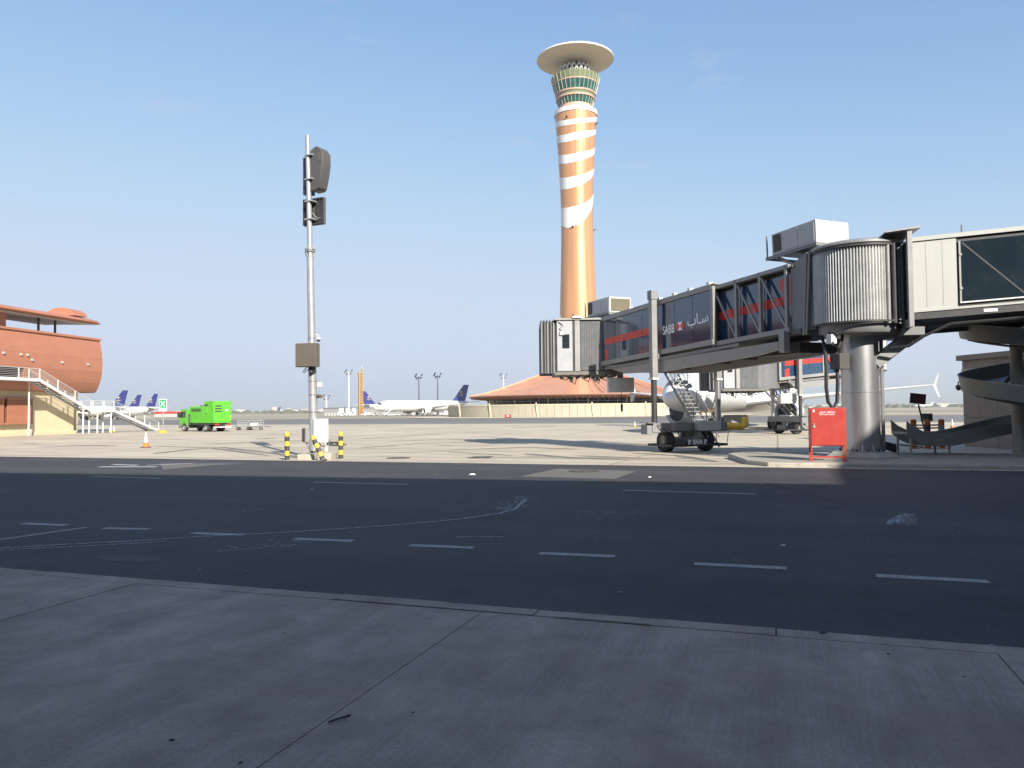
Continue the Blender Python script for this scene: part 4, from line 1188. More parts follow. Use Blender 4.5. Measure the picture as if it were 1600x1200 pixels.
    # gear
    def gear(x, y, rw, zt_):
        b = MB(); b.tube((x, y, rw), (x, y, zt_), .13, n=8); b.beam((x, y, zt_ - .3), (x + 1.2, y, zt_), .12, .12); b.box(x - .5, x + .5, y - .03, y + .03, rw*1.6, zt_)
        g_ = b.build('landing_gear', M['galv'], t_)
        for d in (-.32, .32): 
            w_ = wheel(t_, x, y + d, rw, .3, True); w_.parent = g_
            for ch in list(w_.children): ch.parent = g_
    gear(L_*.33, 0, .38 if L_ < 50 else .55, zc - Rf*.7)
    for sg_ in (1, -1): gear(-L_*.03, sg_*(Rf*1.7), .55 if L_ < 50 else .7, zc - Rf*.6)
    # glazing
    for sg_ in (1, -1):
        for a0, a1, s0, s1 in ((.05, .42, .029, .052), (.47, .82, .031, .056), (.88, 1.16, .038, .060)):
            b = MB(); q = 4
            vs = [fp(s0 + (s1 - s0)*i/q, sg_*(a0 + (a1 - a0)*j/q), .03) for i in range(q + 1) for j in range(q + 1)]
            b.add(vs, [(i*(q+1) + j, i*(q+1) + j + 1, (i+1)*(q+1) + j + 1, (i+1)*(q+1) + j) for i in range(q) for j in range(q)])
            b.build('cockpit_window', M['win'], t_)
        b = MB()
        for k in range(int(L_*.58 / (.53 if L_ < 50 else .8))):
            s0 = .15 + k*(.53 if L_ < 50 else .8)/L_; ds = .26/L_
            b.quad(fp(s0, sg_*1.28, .015), fp(s0 + ds, sg_*1.28, .015), fp(s0 + ds, sg_*1.45, .015), fp(s0, sg_*1.45, .015))
        tag(b.build('cabin_windows', M['win'], t_, smooth=0), kind='stuff')
        for s0 in (.11, .80):
            b = MB(); b.quad(*[fp(s0 + d, sg_*a, .02) for d, a in ((0, 1.15), (.85/L_, 1.15), (.85/L_, 1.75), (0, 1.75))]); b.build('door_outline', M['alu'], t_, smooth=0)
    return t_, fp
# far wide-body with navy tail
c = at(655, 648, 392)
airliner((c.x, 392, GZ), (-.72, -.60), 58, 2.85, 'long white airliner with navy tail parked left of the round hall', 'navy', 1, 1.5, 27)
c = at(612, 647, 520)
airliner((c.x + 8, 520, GZ), (.75, .55), 58, 2.7, 'white airliner with navy tail mostly hidden behind the long white airliner', 'navy', 1, 1.4, 27, group='airliners behind')
# three navy tails behind the access stair
for px, Y, hd, nm in ((189, 300, (-.93, .2), 'airliner whose light navy tail is highest and leftmost behind the access stair'),
                      (213, 345, (-.93, .25), 'airliner whose navy tail is the middle one of three behind the access stair'),
                      (239, 330, (-.90, .35), 'airliner with navy tail nearest the green assembly sign, behind the access stair')):
    c = at(px, 648, Y); h_ = Vector(hd).normalized(); L_ = 37.5 if Y > 310 else 42
    airliner((c.x + h_.x*L_*.47, Y + h_.y*L_*.47, GZ), hd, L_, 2.0, nm, 'navy', 1, 1.1, 17, group='navy tailed airliners at the left')
# nearer airliner behind the jet bridges
pe, fpe = airliner((25.0, 85.0, GZ), (-.616, -.788), 38, 2.02, 'white airliner with split winglets parked behind the second jet bridge', 'plane_white', 2, 1.25, 18.2, zc=3.85, logo=False, winglet=True)
# blue looping ornament on its rear fuselage
b = MB()
for k0, s0 in enumerate((.60, .635, .67, .705, .745)):
    pts = [fpe(s0 + .022*math.sin(j*.42 + k0*.5), .35 + .11*j, .03) for j in range(13)]
    for p0, p1 in zip(pts, pts[1:]): b.beam(p0, p1, .30, .03)
tag(b.build('blue_ornament', M['blue'], pe), kind='stuff')
# small far aircraft
c = at(1442, 637, 1500); airliner((c.x, 1500, GZ), (-1, .1), 37, 2.0, 'tiny far airliner beyond the red tilted board', 'plane_white', 1, 1.1, 17, logo=False, group='far airliners')
c = at(420, 644, 1900); airliner((c.x, 1900, GZ), (-1, .2), 60, 2.8, 'tiny far airliner with dark tail before the city skyline', 'navy', 1, 1.5, 28, logo=False, group='far airliners')

# ------------------------------------------------------------------ far airport equipment
def flood(px, ytop, Y, label, h2=None):
    c = at(px, 647, Y); zt_ = at(px, ytop, Y).z - GZ
    t_ = thing('floodlight_mast', label, 'floodlight', (c.x, Y, GZ), 0, 'tall apron floodlights')
    MB().tube((0, 0, 0), (0, 0, zt_), .55*Y/400, .3*Y/400, 10).build('pole', M['white'], t_)
    q = Y/400
    hd = MB(); hd.beam((-2.0*q, 0, zt_ - .6*q), (2.0*q, 0, zt_ - .6*q), .3*q, .3*q); hd.build('head_frame', M['galv'], t_)
    for x, z in ((-1.7, 0), (1.7, .6), (-.9, -1.2), (1.0, -.9), (-1.2, .9)):
        MB().beam((x*q - .35*q, -.3*q, zt_ + z*q - .4*q), (x*q + .35*q, -.6*q, zt_ + z*q + .4*q), .8*q, .4*q).build('lamp', M['alu_dark'], t_)
    return t_
flood(545, 581, 430, 'tall white floodlight mast beside the yellow lattice mast')
flood(654.5, 588, 470, 'tall white floodlight mast above the middle of the long white airliner')
flood(684, 586, 460, 'tall white floodlight mast just left of the navy tail of the long airliner')
flood(787, 587, 480, 'tall white floodlight mast rising behind the left slope of the round hall')
flood(510, 620, 650, 'short pale floodlight mast above the grey shed')
# yellow lattice mast
Y = 415; c = at(563.5, 647, Y); zt_ = at(563.5, 575, Y).z - GZ
lm = thing('lattice_mast', 'yellow lattice steel mast left of the long white airliner', 'lattice mast', (c.x, Y, GZ), R(28))
b = MB(); w_ = .95
for sx in (-1, 1):
    for sy in (-1, 1): b.beam((sx*w_, sy*w_, 0), (sx*w_, sy*w_, zt_ - (2.2 if sx < 0 else 0)), .3, .3)
b.build('legs', M['crane_yellow'], lm)
n = 15
b = MB()
for k in range(n):
    z0, z1 = (zt_ - 2.2)*k/n, (zt_ - 2.2)*(k+1)/n
    for a, e in (((-1, -1), (1, -1)), ((1, -1), (1, 1)), ((1, 1), (-1, 1)), ((-1, 1), (-1, -1))):
        b.beam((a[0]*w_, a[1]*w_, z0), (e[0]*w_, e[1]*w_, z1), .14, .14); b.beam((e[0]*w_, e[1]*w_, z0), (a[0]*w_, a[1]*w_, z1), .14, .14)
tag(b.build('lattice', M['crane_yellow'], lm), kind='stuff')
box('ladder', mat('orange_brown_ladder', (0.36, 0.15, 0.04), 0.6), lm, -.2, .2, -.1, .1, 0, zt_ - 3)
MB().tube((.6, 0, zt_), (.9, 0, zt_ + 1.3), .12, n=6).build('top_aerial', M['white'], lm)
# shed
Y = 440; a = at(505, 650, Y); e = at(582, 650, Y); w_ = e.x - a.x; zt_ = at(540, 636.5, Y).z - GZ
sd = thing('maintenance_shed', 'low grey and white flat roofed shed left of the yellow lattice mast', 'building', (a.x, Y, GZ))
box('grey_bay', M['grey'], sd, 0, w_*.32, 0, 14, 0, zt_ - .35); box('white_bay', M['white'], sd, w_*.32, w_*.66, -.3, 14, 0, zt_ - .5); box('end_bay', M['alu'], sd, w_*.66, w_*1.7, 0, 14, 0, zt_ - .4)
box('roof', M['alu_dark'], sd, -.4, w_*1.72, -.5, 14.4, zt_ - .34, zt_); box('doorway', M['dark'], sd, w_*.5, w_*.54, -.33, -.301, 0, 2.6); box('doorway', M['dark'], sd, w_*.72, w_*.78, -.03, -.001, 0, 3.0)
for k in range(4): box('wall_hatch', M['cream'], sd, w_*(.04 + .06*k), w_*(.075 + .06*k), -.06, -.001, 0, 1.8)
# ground vehicles far away
def van(px, Y, L_, h, m, label, rz=0, grp='service vehicles far out on the apron'):
    c = at(px, 647, Y); t_ = thing('service_van', label, 'van', (c.x, Y, GZ), rz, grp)
    MB().prism([(-L_/2, .4), (L_/2, .4), (L_/2, h*.55), (L_*.36, h*.62), (L_*.26, h), (-L_/2, h)], -1, 1).build('body', m, t_, bevel=.08)
    for s_ in (-1, 1): MB().prism([(L_*.08, h*.62), (L_*.33, h*.62), (L_*.25, h*.92), (L_*.08, h*.92)], s_*1.01, s_*1.03).build('window', M['win'], t_)
    for x in (-L_*.3, L_*.3):
        for s_ in (-1, 1): wheel(t_, x, s_*.9, .38, .25, False)
van(549, 405, 5, 2.2, M['white'], 'white van below the tall floodlight mast left of the lattice mast')
van(571, 400, 4.6, 2.0, M['white'], 'white van directly right of the foot of the lattice mast', R(180))
van(584, 396, 4.5, 1.8, M['cream'], 'cream van in front of the nose of the long airliner')
van(696, 372, 5.5, 2.3, M['white'], 'white van under the tail of the long airliner', R(180))
van(708, 366, 5.0, 2.8, M['white'], 'white box van right of the long airliner, by the wall end')
van(534, 412, 4.4, 1.9, M['white'], 'white van in front of the grey shed')
for k, (px, Y) in enumerate(((633, 352), (646, 350), (664, 354), (678, 350))):
    c = at(px, 648, Y); t_ = thing('loading_dolly', ['low dark dolly under the near engine of the long airliner', 'low dark dolly second from the near engine of the long airliner', 'low dark dolly under the wing root of the long airliner', 'low dark dolly farthest right under the long airliner'][k], 'dolly', (c.x, Y, GZ), .3*k, 'dollies under the long airliner')
    MB().box(-1.5, 1.5, -.8, .8, .5, .7).build('deck', M['alu_dark'], t_); MB().box(-.9, .7, -.7, .7, .702, 1.5 + .2*(k % 2)).build('load', M['cream'] if k % 2 else M['alu'], t_, bevel=.05)
    for x in (-1.1, 1.1):
        for y in (-.7, .7): wheel(t_, x, y, .25, .2, False)
# mobile stairs at the nose of the long airliner
Y = 372; c = at(612, 648, Y); ms = thing('mobile_stair', 'white mobile stair truck at the nose of the long airliner', 'stairs', (c.x, Y, GZ), R(12))
MB().prism([(-4, .9), (-3.4, .9), (3.0, 4.8), (4.2, 4.8), (4.2, 5.0), (2.9, 5.1)], -.9, .9).build('flight', M['white'], ms)
b = MB()
for y in (-.9, .9): b.beam((-3.8, y, 2.0), (3, y, 6.1), .1, .1); b.beam((3, y, 6.1), (4.2, y, 6.1), .1, .1); b.beam((4.2, y, 5), (4.2, y, 6.1), .1, .1); b.beam((-3.8, y, .9), (-3.8, y, 2), .1, .1)
b.build('handrail', M['white'], ms); MB().box(-3.6, 3.8, -1, 1, .5, .9).build('chassis', M['white'], ms); MB().beam((3.4, 0, .9), (3.4, 0, 4.8), .5, .3).build('ram', M['grey'], ms)
for x in (-2.6, 2.6):
    for s_ in (-1, 1): wheel(ms, x, s_*.85, .42, .3, False)
# red and white barrier in front of the wall
Y = 232; c = at(793.5, 648, Y); rb_ = thing('plastic_barrier', 'red and white plastic barrier in front of the curved wall', 'barrier', (c.x, Y, GZ))
MB().prism([(-1.1, 0), (1.1, 0), (1.0, .35), (1.0, 1.0), (-1.0, 1.0), (-1.0, .35)], -.25, .25).build('body', M['red'], rb_, bevel=.05)
box('white_panel', M['white'], rb_, -.35, .35, -.28, -.251, .35, .8)
# far red and white hoarding at the left
Y = 520; c = at(262, 643, Y)
fh = thing('red_roofed_shed', 'far low shed with red roof edge beyond the green assembly sign', 'building', (c.x, Y, GZ)); box('wall', M['cream'], fh, -9, 16, 0, 6, 0, 2.2); box('roof', M['red'], fh, -9.3, 10, -.3, 6.3, 2.201, 3.6)
# distant city and palms: one mass along the horizon
random.seed(5)
b = MB()
for k in range(520):
    Y = random.uniform(2200, 4200); px = random.choice((random.uniform(150, 620), random.uniform(330, 560), random.uniform(990, 1640), random.uniform(-60, 300)))
    c = at(px, 640, Y); w_ = random.uniform(8, 40); h = abs(random.gauss(0, 4)) + 3
    if random.random() < .05: h += random.uniform(4, 12); w_ = random.uniform(4, 9)
    b.box(c.x - w_, c.x + w_, Y, Y + 20, -1, h)
tag(b.build('distant_city', mat('pale_city_walls', (0.50, 0.45, 0.38), 0.9, var=0.35, scale=0.01), smooth=0), 'hazy pale city skyline far away on the horizon', 'city', kind='stuff')
b = MB()
for k in range(700):
    Y = random.uniform(1500, 3200); c = at(random.uniform(-80, 1680), 640, Y); w_ = random.uniform(5, 22)
    b.lathe([(w_, -1), (w_*.9, 2), (w_*.5, random.uniform(3, 7)), (.1, random.uniform(7, 9))], 6, c=(c.x, Y))
tag(b.build('distant_scrub', mat('far_scrub', (0.12, 0.115, 0.075), 0.95), smooth=0), 'thin dark line of scrub and trees along the far horizon', 'scrub', kind='stuff')
# ------------------------------------------------------------------ lettering
def text(name, body, size, m, parent, mw, extrude=0.004, sx=1.0, align='LEFT', fat=0.0):
    cu = bpy.data.curves.new(name, 'FONT'); cu.body = body; cu.size = size; cu.extrude = extrude; cu.align_x = align; cu.offset = fat
    ob = bpy.data.objects.new(name + '_tmp', cu); COL.objects.link(ob)
    dg = bpy.context.evaluated_depsgraph_get(); dg.update()
    me = bpy.data.meshes.new_from_object(ob.evaluated_get(dg))
    bpy.data.objects.remove(ob); bpy.data.curves.remove(cu)
    me.transform(mw @ Matrix.Diagonal((sx, 1, 1, 1)))
    me.materials.clear(); me.materials.append(m)
    return link(bpy.data.objects.new(name, me), parent)
def frame(o, X, Y, Z):
    m = Matrix.Identity(4)
    for i, v_ in enumerate((X, Y, Z, o)):
        for r_ in range(3): m[r_][i] = v_[r_]
    return m

# ------------------------------------------------------------------ jet bridge
JR = Vector((13.6, 30.0)); JA = Vector((-.391, .920)).normalized(); JZ = math.atan2(JA.y, JA.x)
def tzc(x): return 6.719 - .037*x           # centre height of the near bridge's sloping tunnel
def jet_bridge(loc, label, rz, slope=.037, O0=6.92, O1=17.52, XB=11.3, ST=(12.7, 17.0), CA=67, VP=(2.28, 3.85, 5.42, 7.0)):
    J = thing('jet_bridge', label, 'jet bridge', loc, rz, 'jet bridges')
    def tzc(x): return 6.719 - slope*x
    CD = (O1 + 1.03)*(.037 - slope)          # how much lower the cab stands than on the near bridge
    CZ = O1 + 1.03
    def blt(b, n, m, p=None, **k): return b.build(n, M[m] if isinstance(m, str) else m, p or J, **k)
    # column and plinth
    b = MB(); b.box(-1.05, 1.05, -1.05, 1.05, .0, .36)
    pl = MB(); pl.loft([[(r_*math.cos(a), r_*math.sin(a), z) for a in [math.pi*(2*k + 1)/8 for k in range(8)]] for r_, z in ((1.38, .0), (1.36, .2), (1.12, .37))]); blt(pl, 'plinth', 'conc', smooth=0)
    col = blt(MB().lathe([(.69, .37), (.69, 2.65), (.705, 2.66), (.705, 2.70), (.69, 2.71), (.69, 4.8), (.9, 4.86)], 40), 'column', 'steel')
    for k in range(12):
        a = 2*math.pi*k/12
        MB().box(-.03, .03, -.03, .03, .372, .46).build('anchor_bolt', M['dark'], col).matrix_local = Matrix.Translation((.80*math.cos(a), .80*math.sin(a), 0))
        MB().prism([(0, 0), (.16, 0), (0, .3)], -.012, .012).build('gusset', M['steel'], col).matrix_local = Matrix.Rotation(a + .26, 4, 'Z') @ Matrix.Translation((.685, 0, .372))
    blt(MB().lathe([(.95, .372), (.95, .40), (.69, .405)], 40), 'base_flange', 'steel', col)
    blt(MB().tube((-.55, -.55, .4), (-.55, -.55, 4.7), .07, n=10), 'conduit', 'alu_dark', col)
    # rotunda
    blt(MB().lathe([(.9, 4.86), (1.42, 4.9), (1.48, 5.0), (1.48, 5.3), (1.4, 5.32)], 48), 'rotunda_base', 'alu_dark')
    cur = []; A0, A1 = R(46), R(170); n = 192
    for k in range(n + 1):
        a = A0 + (A1 - A0)*k/n; ph = k % 6; r_ = 1.55 + (0, .06, .095, .095, .06, 0)[ph]
        cur.append((r_*math.cos(a), r_*math.sin(a)))
    b = MB(); b.loft([[(x, y, 5.32) for x, y in cur], [(x, y, 8.22) for x, y in cur]], cap=False, closed=False); ct = blt(b, 'slatted_curtain', 'curtain', smooth=0)
    b = MB(); b.lathe([(1.55, 5.32), (1.55, 8.22)], 24, a0=R(165), a1=R(405)); blt(b, 'inner_wall', 'dark')
    for a, w_, mm in ((172, .07, 'alu'), (182, .13, 'dark'), (192, .07, 'alu_dark'), (200, .12, 'alu'), (210, .05, 'alu_dark')):
        blt(MB().tube((1.64*math.cos(R(a)), 1.64*math.sin(R(a)), 5.2), (1.64*math.cos(R(a)), 1.64*math.sin(R(a)), 8.2), w_, n=12), 'guide_post', mm)
    b = MB(); b.lathe([(1.68, 8.20), (1.74, 8.24), (1.74, 8.32), (1.6, 8.40), (.05, 8.48)], 48); blt(b, 'rotunda_roof', 'alu')
    b = MB(); b.lathe([(1.65, 8.12), (1.71, 8.12), (1.71, 8.20), (1.65, 8.20)], 48, a0=R(40), a1=R(235)); b.lathe([(1.66, 5.26), (1.71, 5.26), (1.71, 5.33), (1.64, 5.33)], 48, a0=R(40), a1=R(235)); b.each('curtain_track', M['dark'], J)
    b = MB()
    a = R(42); d = Vector((math.cos(a), math.sin(a), 0)); e = Vector((-d.y, d.x, 0))
    b.beam(d*1.60 + e*-.02 + Vector((0, 0, 4.75)), d*1.60 + e*-.02 + Vector((0, 0, 8.25)), .36, .22, up=d); blt(b, 'flank_panel', mat('dark_blue_steel', (0.06, 0.07, 0.09), 0.45))
    # vestibule and inner tunnel (trussed)
    def ring_(x, hw, hh, dz=0.0): z = tzc(x) + dz; return [(x, -hw, z - hh), (x, hw, z - hh), (x, hw, z + hh), (x, -hw, z + hh)]
    b = MB(); b.loft([[(.9, -1.3, 5.2), (.9, 1.3, 5.2), (1.25, 1.42, 8.25), (1.25, -1.42, 8.25)], ring_(2.12, 1.38, 1.34, -.04)]); blt(b, 'vestibule', 'grey', smooth=0)
    b = MB()
    for y in (-1.42, 1.42):
        b.beam((1.25, y, 5.0), (1.0, y, 8.3), .1, .1); b.beam((1.42, y, 5.0), (1.2, y, 8.3), .05, .12)
    b.each('vestibule_post', M['alu_dark'], J)
    b = MB(); b.loft([ring_(2.1, 1.20, 1.20, -.1), ring_(O0 + .4, 1.20, 1.20, -.1)]); blt(b, 'inner_core', 'dark', smooth=0)
    V = list(VP)
    for x0, x1 in zip([2.2] + V[1:], V[1:]):
        for sy in (1, -1):
            b = MB(); c0, c1 = tzc(x0) - .1, tzc(x1) - .1
            b.loft([[(x0 + .02, sy*1.202, c0 - 1.1), (x0 + .02, sy*1.225, c0 - 1.1), (x0 + .02, sy*1.225, c0 + 1.1), (x0 + .02, sy*1.202, c0 + 1.1)],
                    [(x1 - .02, sy*1.202, c1 - 1.1), (x1 - .02, sy*1.225, c1 - 1.1), (x1 - .02, sy*1.225, c1 + 1.1), (x1 - .02, sy*1.202, c1 + 1.1)]])
            gp = blt(b, 'glass_panel', 'glass', smooth=0)
            b = MB(); y = sy*1.232
            lo, hi = -.16, .24
            b.quad((x0 + .02, y, c0 + lo), (x1 - .02, y, c1 + lo), (x1 - .02, y, c1 + hi), (x0 + .02, y, c0 + hi))
            if x0 < 2.5:
                b.quad((x0 + .05, y + sy*.002, c0 + .95), (x0 + .75, y + sy*.002, c0 + .95), (x0 + .75, y + sy*.002, c0 + .6), (x0 + .45, y + sy*.002, c0 + .24), (x0 + .05, y + sy*.002, c0 + .24))
            blt(b, 'red_band', 'red_film', gp, smooth=0)
    for sy in (1, -1):
        y = sy*1.46
        for z0, w_, h_, nm in ((1.27, .14, .16, 'top_chord'), (-1.36, .16, .2, 'bottom_chord')):
            blt(MB().beam((2.1, y, tzc(2.1) + z0), (O0 + .18, y, tzc(O0 + .18) + z0), w_, h_), nm, 'alu')
        for x in V: blt(MB().box(x - .07, x + .07, y - .07, y + .07, tzc(x) - 1.45, tzc(x) + 1.36), 'truss_post', 'alu', bevel=.008)
        for x0, x1 in zip(V, V[1:]):
            blt(MB().beam((x1 - .05, y, tzc(x1) + 1.15), (x0 + .07, y, tzc(x0) - 1.22), .07, .09, up=(0, 1, 0)), 'diagonal_brace', 'alu')
    b = MB(); b.loft([[(x, -1.5, tzc(x) + 1.2), (x, 1.5, tzc(x) + 1.2), (x, 1.5, tzc(x) + 1.26), (x, 0, tzc(x) + 1.34), (x, -1.5, tzc(x) + 1.26)] for x in (1.9, O0 + .3)]); blt(b, 'inner_roof', 'alu', smooth=0)
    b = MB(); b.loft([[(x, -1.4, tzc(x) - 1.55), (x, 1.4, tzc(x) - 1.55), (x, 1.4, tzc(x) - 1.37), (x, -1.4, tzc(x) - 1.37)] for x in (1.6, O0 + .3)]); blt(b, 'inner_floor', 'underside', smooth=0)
    # outer tunnel (glazed)
    b = MB(); b.loft([ring_(O0 + .03, 1.55, 1.33), ring_(O1 + .03, 1.55, 1.33)]); blt(b, 'outer_core', 'dark', smooth=0)
    for sy in (1, -1):
        y = sy*1.6
        for z0, w_, h_, nm in ((1.31, .2, .22, 'top_rail'), (-1.28, .22, .26, 'bottom_rail')):
            blt(MB().beam((O0 - .07, y, tzc(O0 - .07) + z0), (O1 + .08, y, tzc(O1 + .08) + z0), w_, h_), nm, 'alu', bevel=.015)
        for x in (O0, O1): blt(MB().beam((x, y, tzc(x) - 1.4), (x, y, tzc(x) + 1.4), .16, .2), 'end_post', 'alu', bevel=.01)
        nj = int(round((O1 - O0)/1.5)); js = [O0 + .08 + (O1 - O0 - .15)*k/nj for k in range(nj + 1)]
        for x0, x1 in zip(js, js[1:]):
            a, e = x0 + .012, x1 - .012; c0, c1 = tzc(a), tzc(e); b = MB()
            b.loft([[(a, sy*1.552, c0 - 1.14), (a, sy*1.60, c0 - 1.14), (a, sy*1.60, c0 + 1.19), (a, sy*1.552, c0 + 1.19)], [(e, sy*1.552, c1 - 1.14), (e, sy*1.60, c1 - 1.14), (e, sy*1.60, c1 + 1.19), (e, sy*1.552, c1 + 1.19)]])
            gp = blt(b, 'glass_panel', 'glass', smooth=0)
            yy = sy*1.604
            if x0 > O1 - 6.5 and x1 < O1 - .12:
                b = MB(); b.quad((a, yy, c0 - .22), (e, yy, c1 - .22), (e, yy, c1 + .16), (a, yy, c0 + .16)); blt(b, 'red_band', 'red_film', gp, smooth=0)
            elif x1 > O1 - .12:
                xa = O1 - .5; b = MB(); b.quad((a, yy, c0 - .22), (xa, yy, tzc(xa) - .22), (xa, yy, tzc(xa) + .16), (a, yy, c0 + .16)); b.quad((xa - .4, yy + sy*.002, tzc(xa) - 1.12), (xa, yy + sy*.002, tzc(xa) - 1.12), (xa, yy + sy*.002, tzc(xa) - .55), (xa - .4, yy + sy*.002, tzc(xa) - .4))
                blt(b, 'red_band', 'red_film', gp, smooth=0)
            b = MB()
            for zf in (-.85, -.1, .75):
                b.box(e - .01, e + .035, min(sy*1.6, sy*1.63), max(sy*1.6, sy*1.63), c1 + zf - .03, c1 + zf + .03)
            blt(b, 'panel_clips', 'alu_dark', gp)
    b = MB(); b.loft([[(x, -1.7, tzc(x) + 1.40), (x, 1.7, tzc(x) + 1.40), (x, 1.7, tzc(x) + 1.45), (x, 0, tzc(x) + 1.55), (x, -1.7, tzc(x) + 1.45)] for x in (O0 - .2, O1 + .2)]); blt(b, 'outer_roof', 'alu', smooth=0)
    for x in [O0 + d_ for d_ in (.2, 1.7, 3.0, 4.3, 7.2) if d_ < O1 - O0]: blt(MB().box(x - .1, x + .1, 1.5, 1.72, tzc(x) + 1.42, tzc(x) + 1.56), 'roof_lug', 'white')
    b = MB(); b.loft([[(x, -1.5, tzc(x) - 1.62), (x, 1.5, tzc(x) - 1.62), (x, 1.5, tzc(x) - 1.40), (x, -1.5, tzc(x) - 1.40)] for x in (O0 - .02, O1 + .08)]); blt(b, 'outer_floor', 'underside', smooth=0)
    # girders slung beneath
    for sy in (1, -1):
        b = MB(); y0, y1 = sy*1.42, sy*1.66
        pts = [(2.6, -1.78, -2.1), (4, -1.78, -2.22), (max(XB, 5), -1.66, -2.3), (O1 - 1.6, -1.55, -2.05), (O1 - .8, -1.45, -1.62)]
        pts = [p_ for i_, p_ in enumerate(pts) if i_ != 3 or O1 > 14]
        if O1 > 14: pts[3] = (14.8, -1.55, -2.05); pts[4] = (16.6, -1.45, -1.62)
        b.loft([[(x, y0, tzc(x) + lo), (x, y1, tzc(x) + lo), (x, y1, tzc(x) + hi), (x, y0, tzc(x) + hi)] for x, hi, lo in pts]); blt(b, 'girder', 'alu', smooth=0)
        blt(MB().beam((2.4, sy*1.54, tzc(2.4) - 1.4), (2.4, sy*1.54, tzc(2.4) - 2.25), .3, .3), 'girder_hanger', 'alu')
        b = MB(); b.beam((5, sy*1.7, tzc(5) - 1.62), (O1 - .7, sy*1.7, tzc(O1 - .7) - 1.62), .05, .14); blt(b, 'side_channel', 'alu_dark')
        blt(MB().path([(3 + k*.9, sy*1.36, tzc(3 + k*.9) - 1.72 - .10*abs(math.sin(k*1.4))) for k in range(int((O1 - 3)/.9))], .035, 6), 'slung_cable', 'cable')
    b = MB()
    for x in [q_ for q_ in (3.2, 5.4, 7.6, 9.6, 13, 15) if q_ < O1 - 1]: b.box(x - .1, x + .1, -1.42, 1.42, tzc(x) - 2.0, tzc(x) - 1.8)
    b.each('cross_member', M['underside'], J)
    blt(MB().box(2.1, 4.6, -1.0, 1.0, 4.35, 4.8), 'drive_gear', 'dark')
    # lift columns, crossbeam and bogie
    G = -.151; LT = 8.05 + (11.3*.037 - XB*slope); LB_ = 3.68 + min(0, CD*.8)
    for sy in (1, -1):
        y = sy*2.02
        blt(MB().box(XB - .16, XB + .16, y - .16, y + .16, LB_, LT), 'lift_sleeve', 'alu', bevel=.02)
        blt(MB().box(XB - .20, XB + .20, y - .20, y + .20, LT - .3, LT + .17), 'sleeve_cap', 'grey', bevel=.02)
        blt(MB().box(XB - .19, XB + .19, y - .19, y + .19, LB_ - .08, LB_ + .02), 'sleeve_collar', 'white')
        blt(MB().tube((XB, y, 1.2), (XB, y, LB_ + .02), .15, n=18), 'lift_tube', 'dark' if sy > 0 else 'steel')  # near tube dark for shade, far tube bright for sun, put into the material
        blt(MB().beam((XB, sy*1.6, tzc(XB) - 1.5), (XB, y - sy*.2, tzc(XB) - 1.5), .3, .3), 'sleeve_bracket', 'alu')
    cb_ = blt(MB().box(XB - .32, XB + .32, -2.35, 2.35, .88, 1.36), 'crossbeam', 'grey', bevel=.02)
    blt(MB().box(XB - .75, XB - .33, -1.6, -.2, .95, 1.45), 'motor_box', 'white', cb_, bevel=.02)  # far box white: the crossbeam's sunlit end put into its colour
    blt(MB().box(XB - .7, XB - .33, .2, 1.3, .98, 1.4), 'motor_box', 'grey', cb_, bevel=.02)
    blt(MB().box(XB - .3, XB + .3, 2.36, 2.66, .8, 1.3), 'control_box', 'grey', cb_, bevel=.02)
    blt(MB().box(XB - .5, XB + .3, 2.3, 2.75, 1.37, 1.41), 'control_box_lid', 'alu_dark', cb_)
    blt(MB().path([(XB - .4, 2.1, 1.3), (XB - .55, 1.9, 1.15), (XB - .5, 1.6, .9), (XB - .4, 1.3, .8)], .03, 6), 'hose', 'cable', cb_)
    bg_ = MB(); bg_.box(XB - .55, XB + .55, -.62, .62, .18, .62); bg_.tube((XB, 0, .6), (XB, 0, .9), .38, n=20); bg_.box(XB - .3, XB + .3, -1.1, 1.1, .26, .5); bo = blt(bg_, 'bogie', 'alu_dark', bevel=.02)
    blt(MB().beam((XB - .5, -.4, .8), (XB - .62, .2, .35), .3, .3), 'drive_motor', 'alu', bo)
    for sy in (1, -1):
        w_ = wheel(J, XB, sy*1.12 + (.22 if sy > 0 else 0), .56, .46, True, .56 + G); w_.name = 'wheel_tyre'
        blt(MB().prism([(XB - .62, .55), (XB - .45, .95), (XB + .45, .95), (XB + .62, .55), (XB + .55, .55), (XB + .4, .88), (XB - .4, .88), (XB - .55, .55)], sy*.86, sy*.9), 'wheel_guard', 'grey', bo)
    b = MB()
    for x in (XB - 1.05, XB + 1.05): b.beam((x, -1.75, .22), (x, 1.75, .22), .06, .12)
    for y in (-1.72, 1.72): b.beam((XB - 1.05, y, .22), (XB + 1.05, y, .22), .06, .12)
    for y in (-.5, .5): b.beam((XB - 1.05, y, .22), (XB - .5, y, .35), .06, .08)
    gb = blt(b, 'guard_bar', 'dark', bo)
    text('bogie_letters', 'R EVA R', .31, M['lettering'], gb, frame((XB - 1.09, .75, .285), (0, -1, 0), (0, 0, 1), (-1, 0, 0)), .006, 1.1, 'LEFT', .018)
    blt(MB().path([(XB - 1.05, -1.72, .25), (XB - .9, -1.95, .9), (XB - .6, -2.1, 1.2)], .02, 6), 'stay', 'alu_dark', bo)
    # service stair on the far side
    S0, S1 = ST; SZ = 4.72 + CD
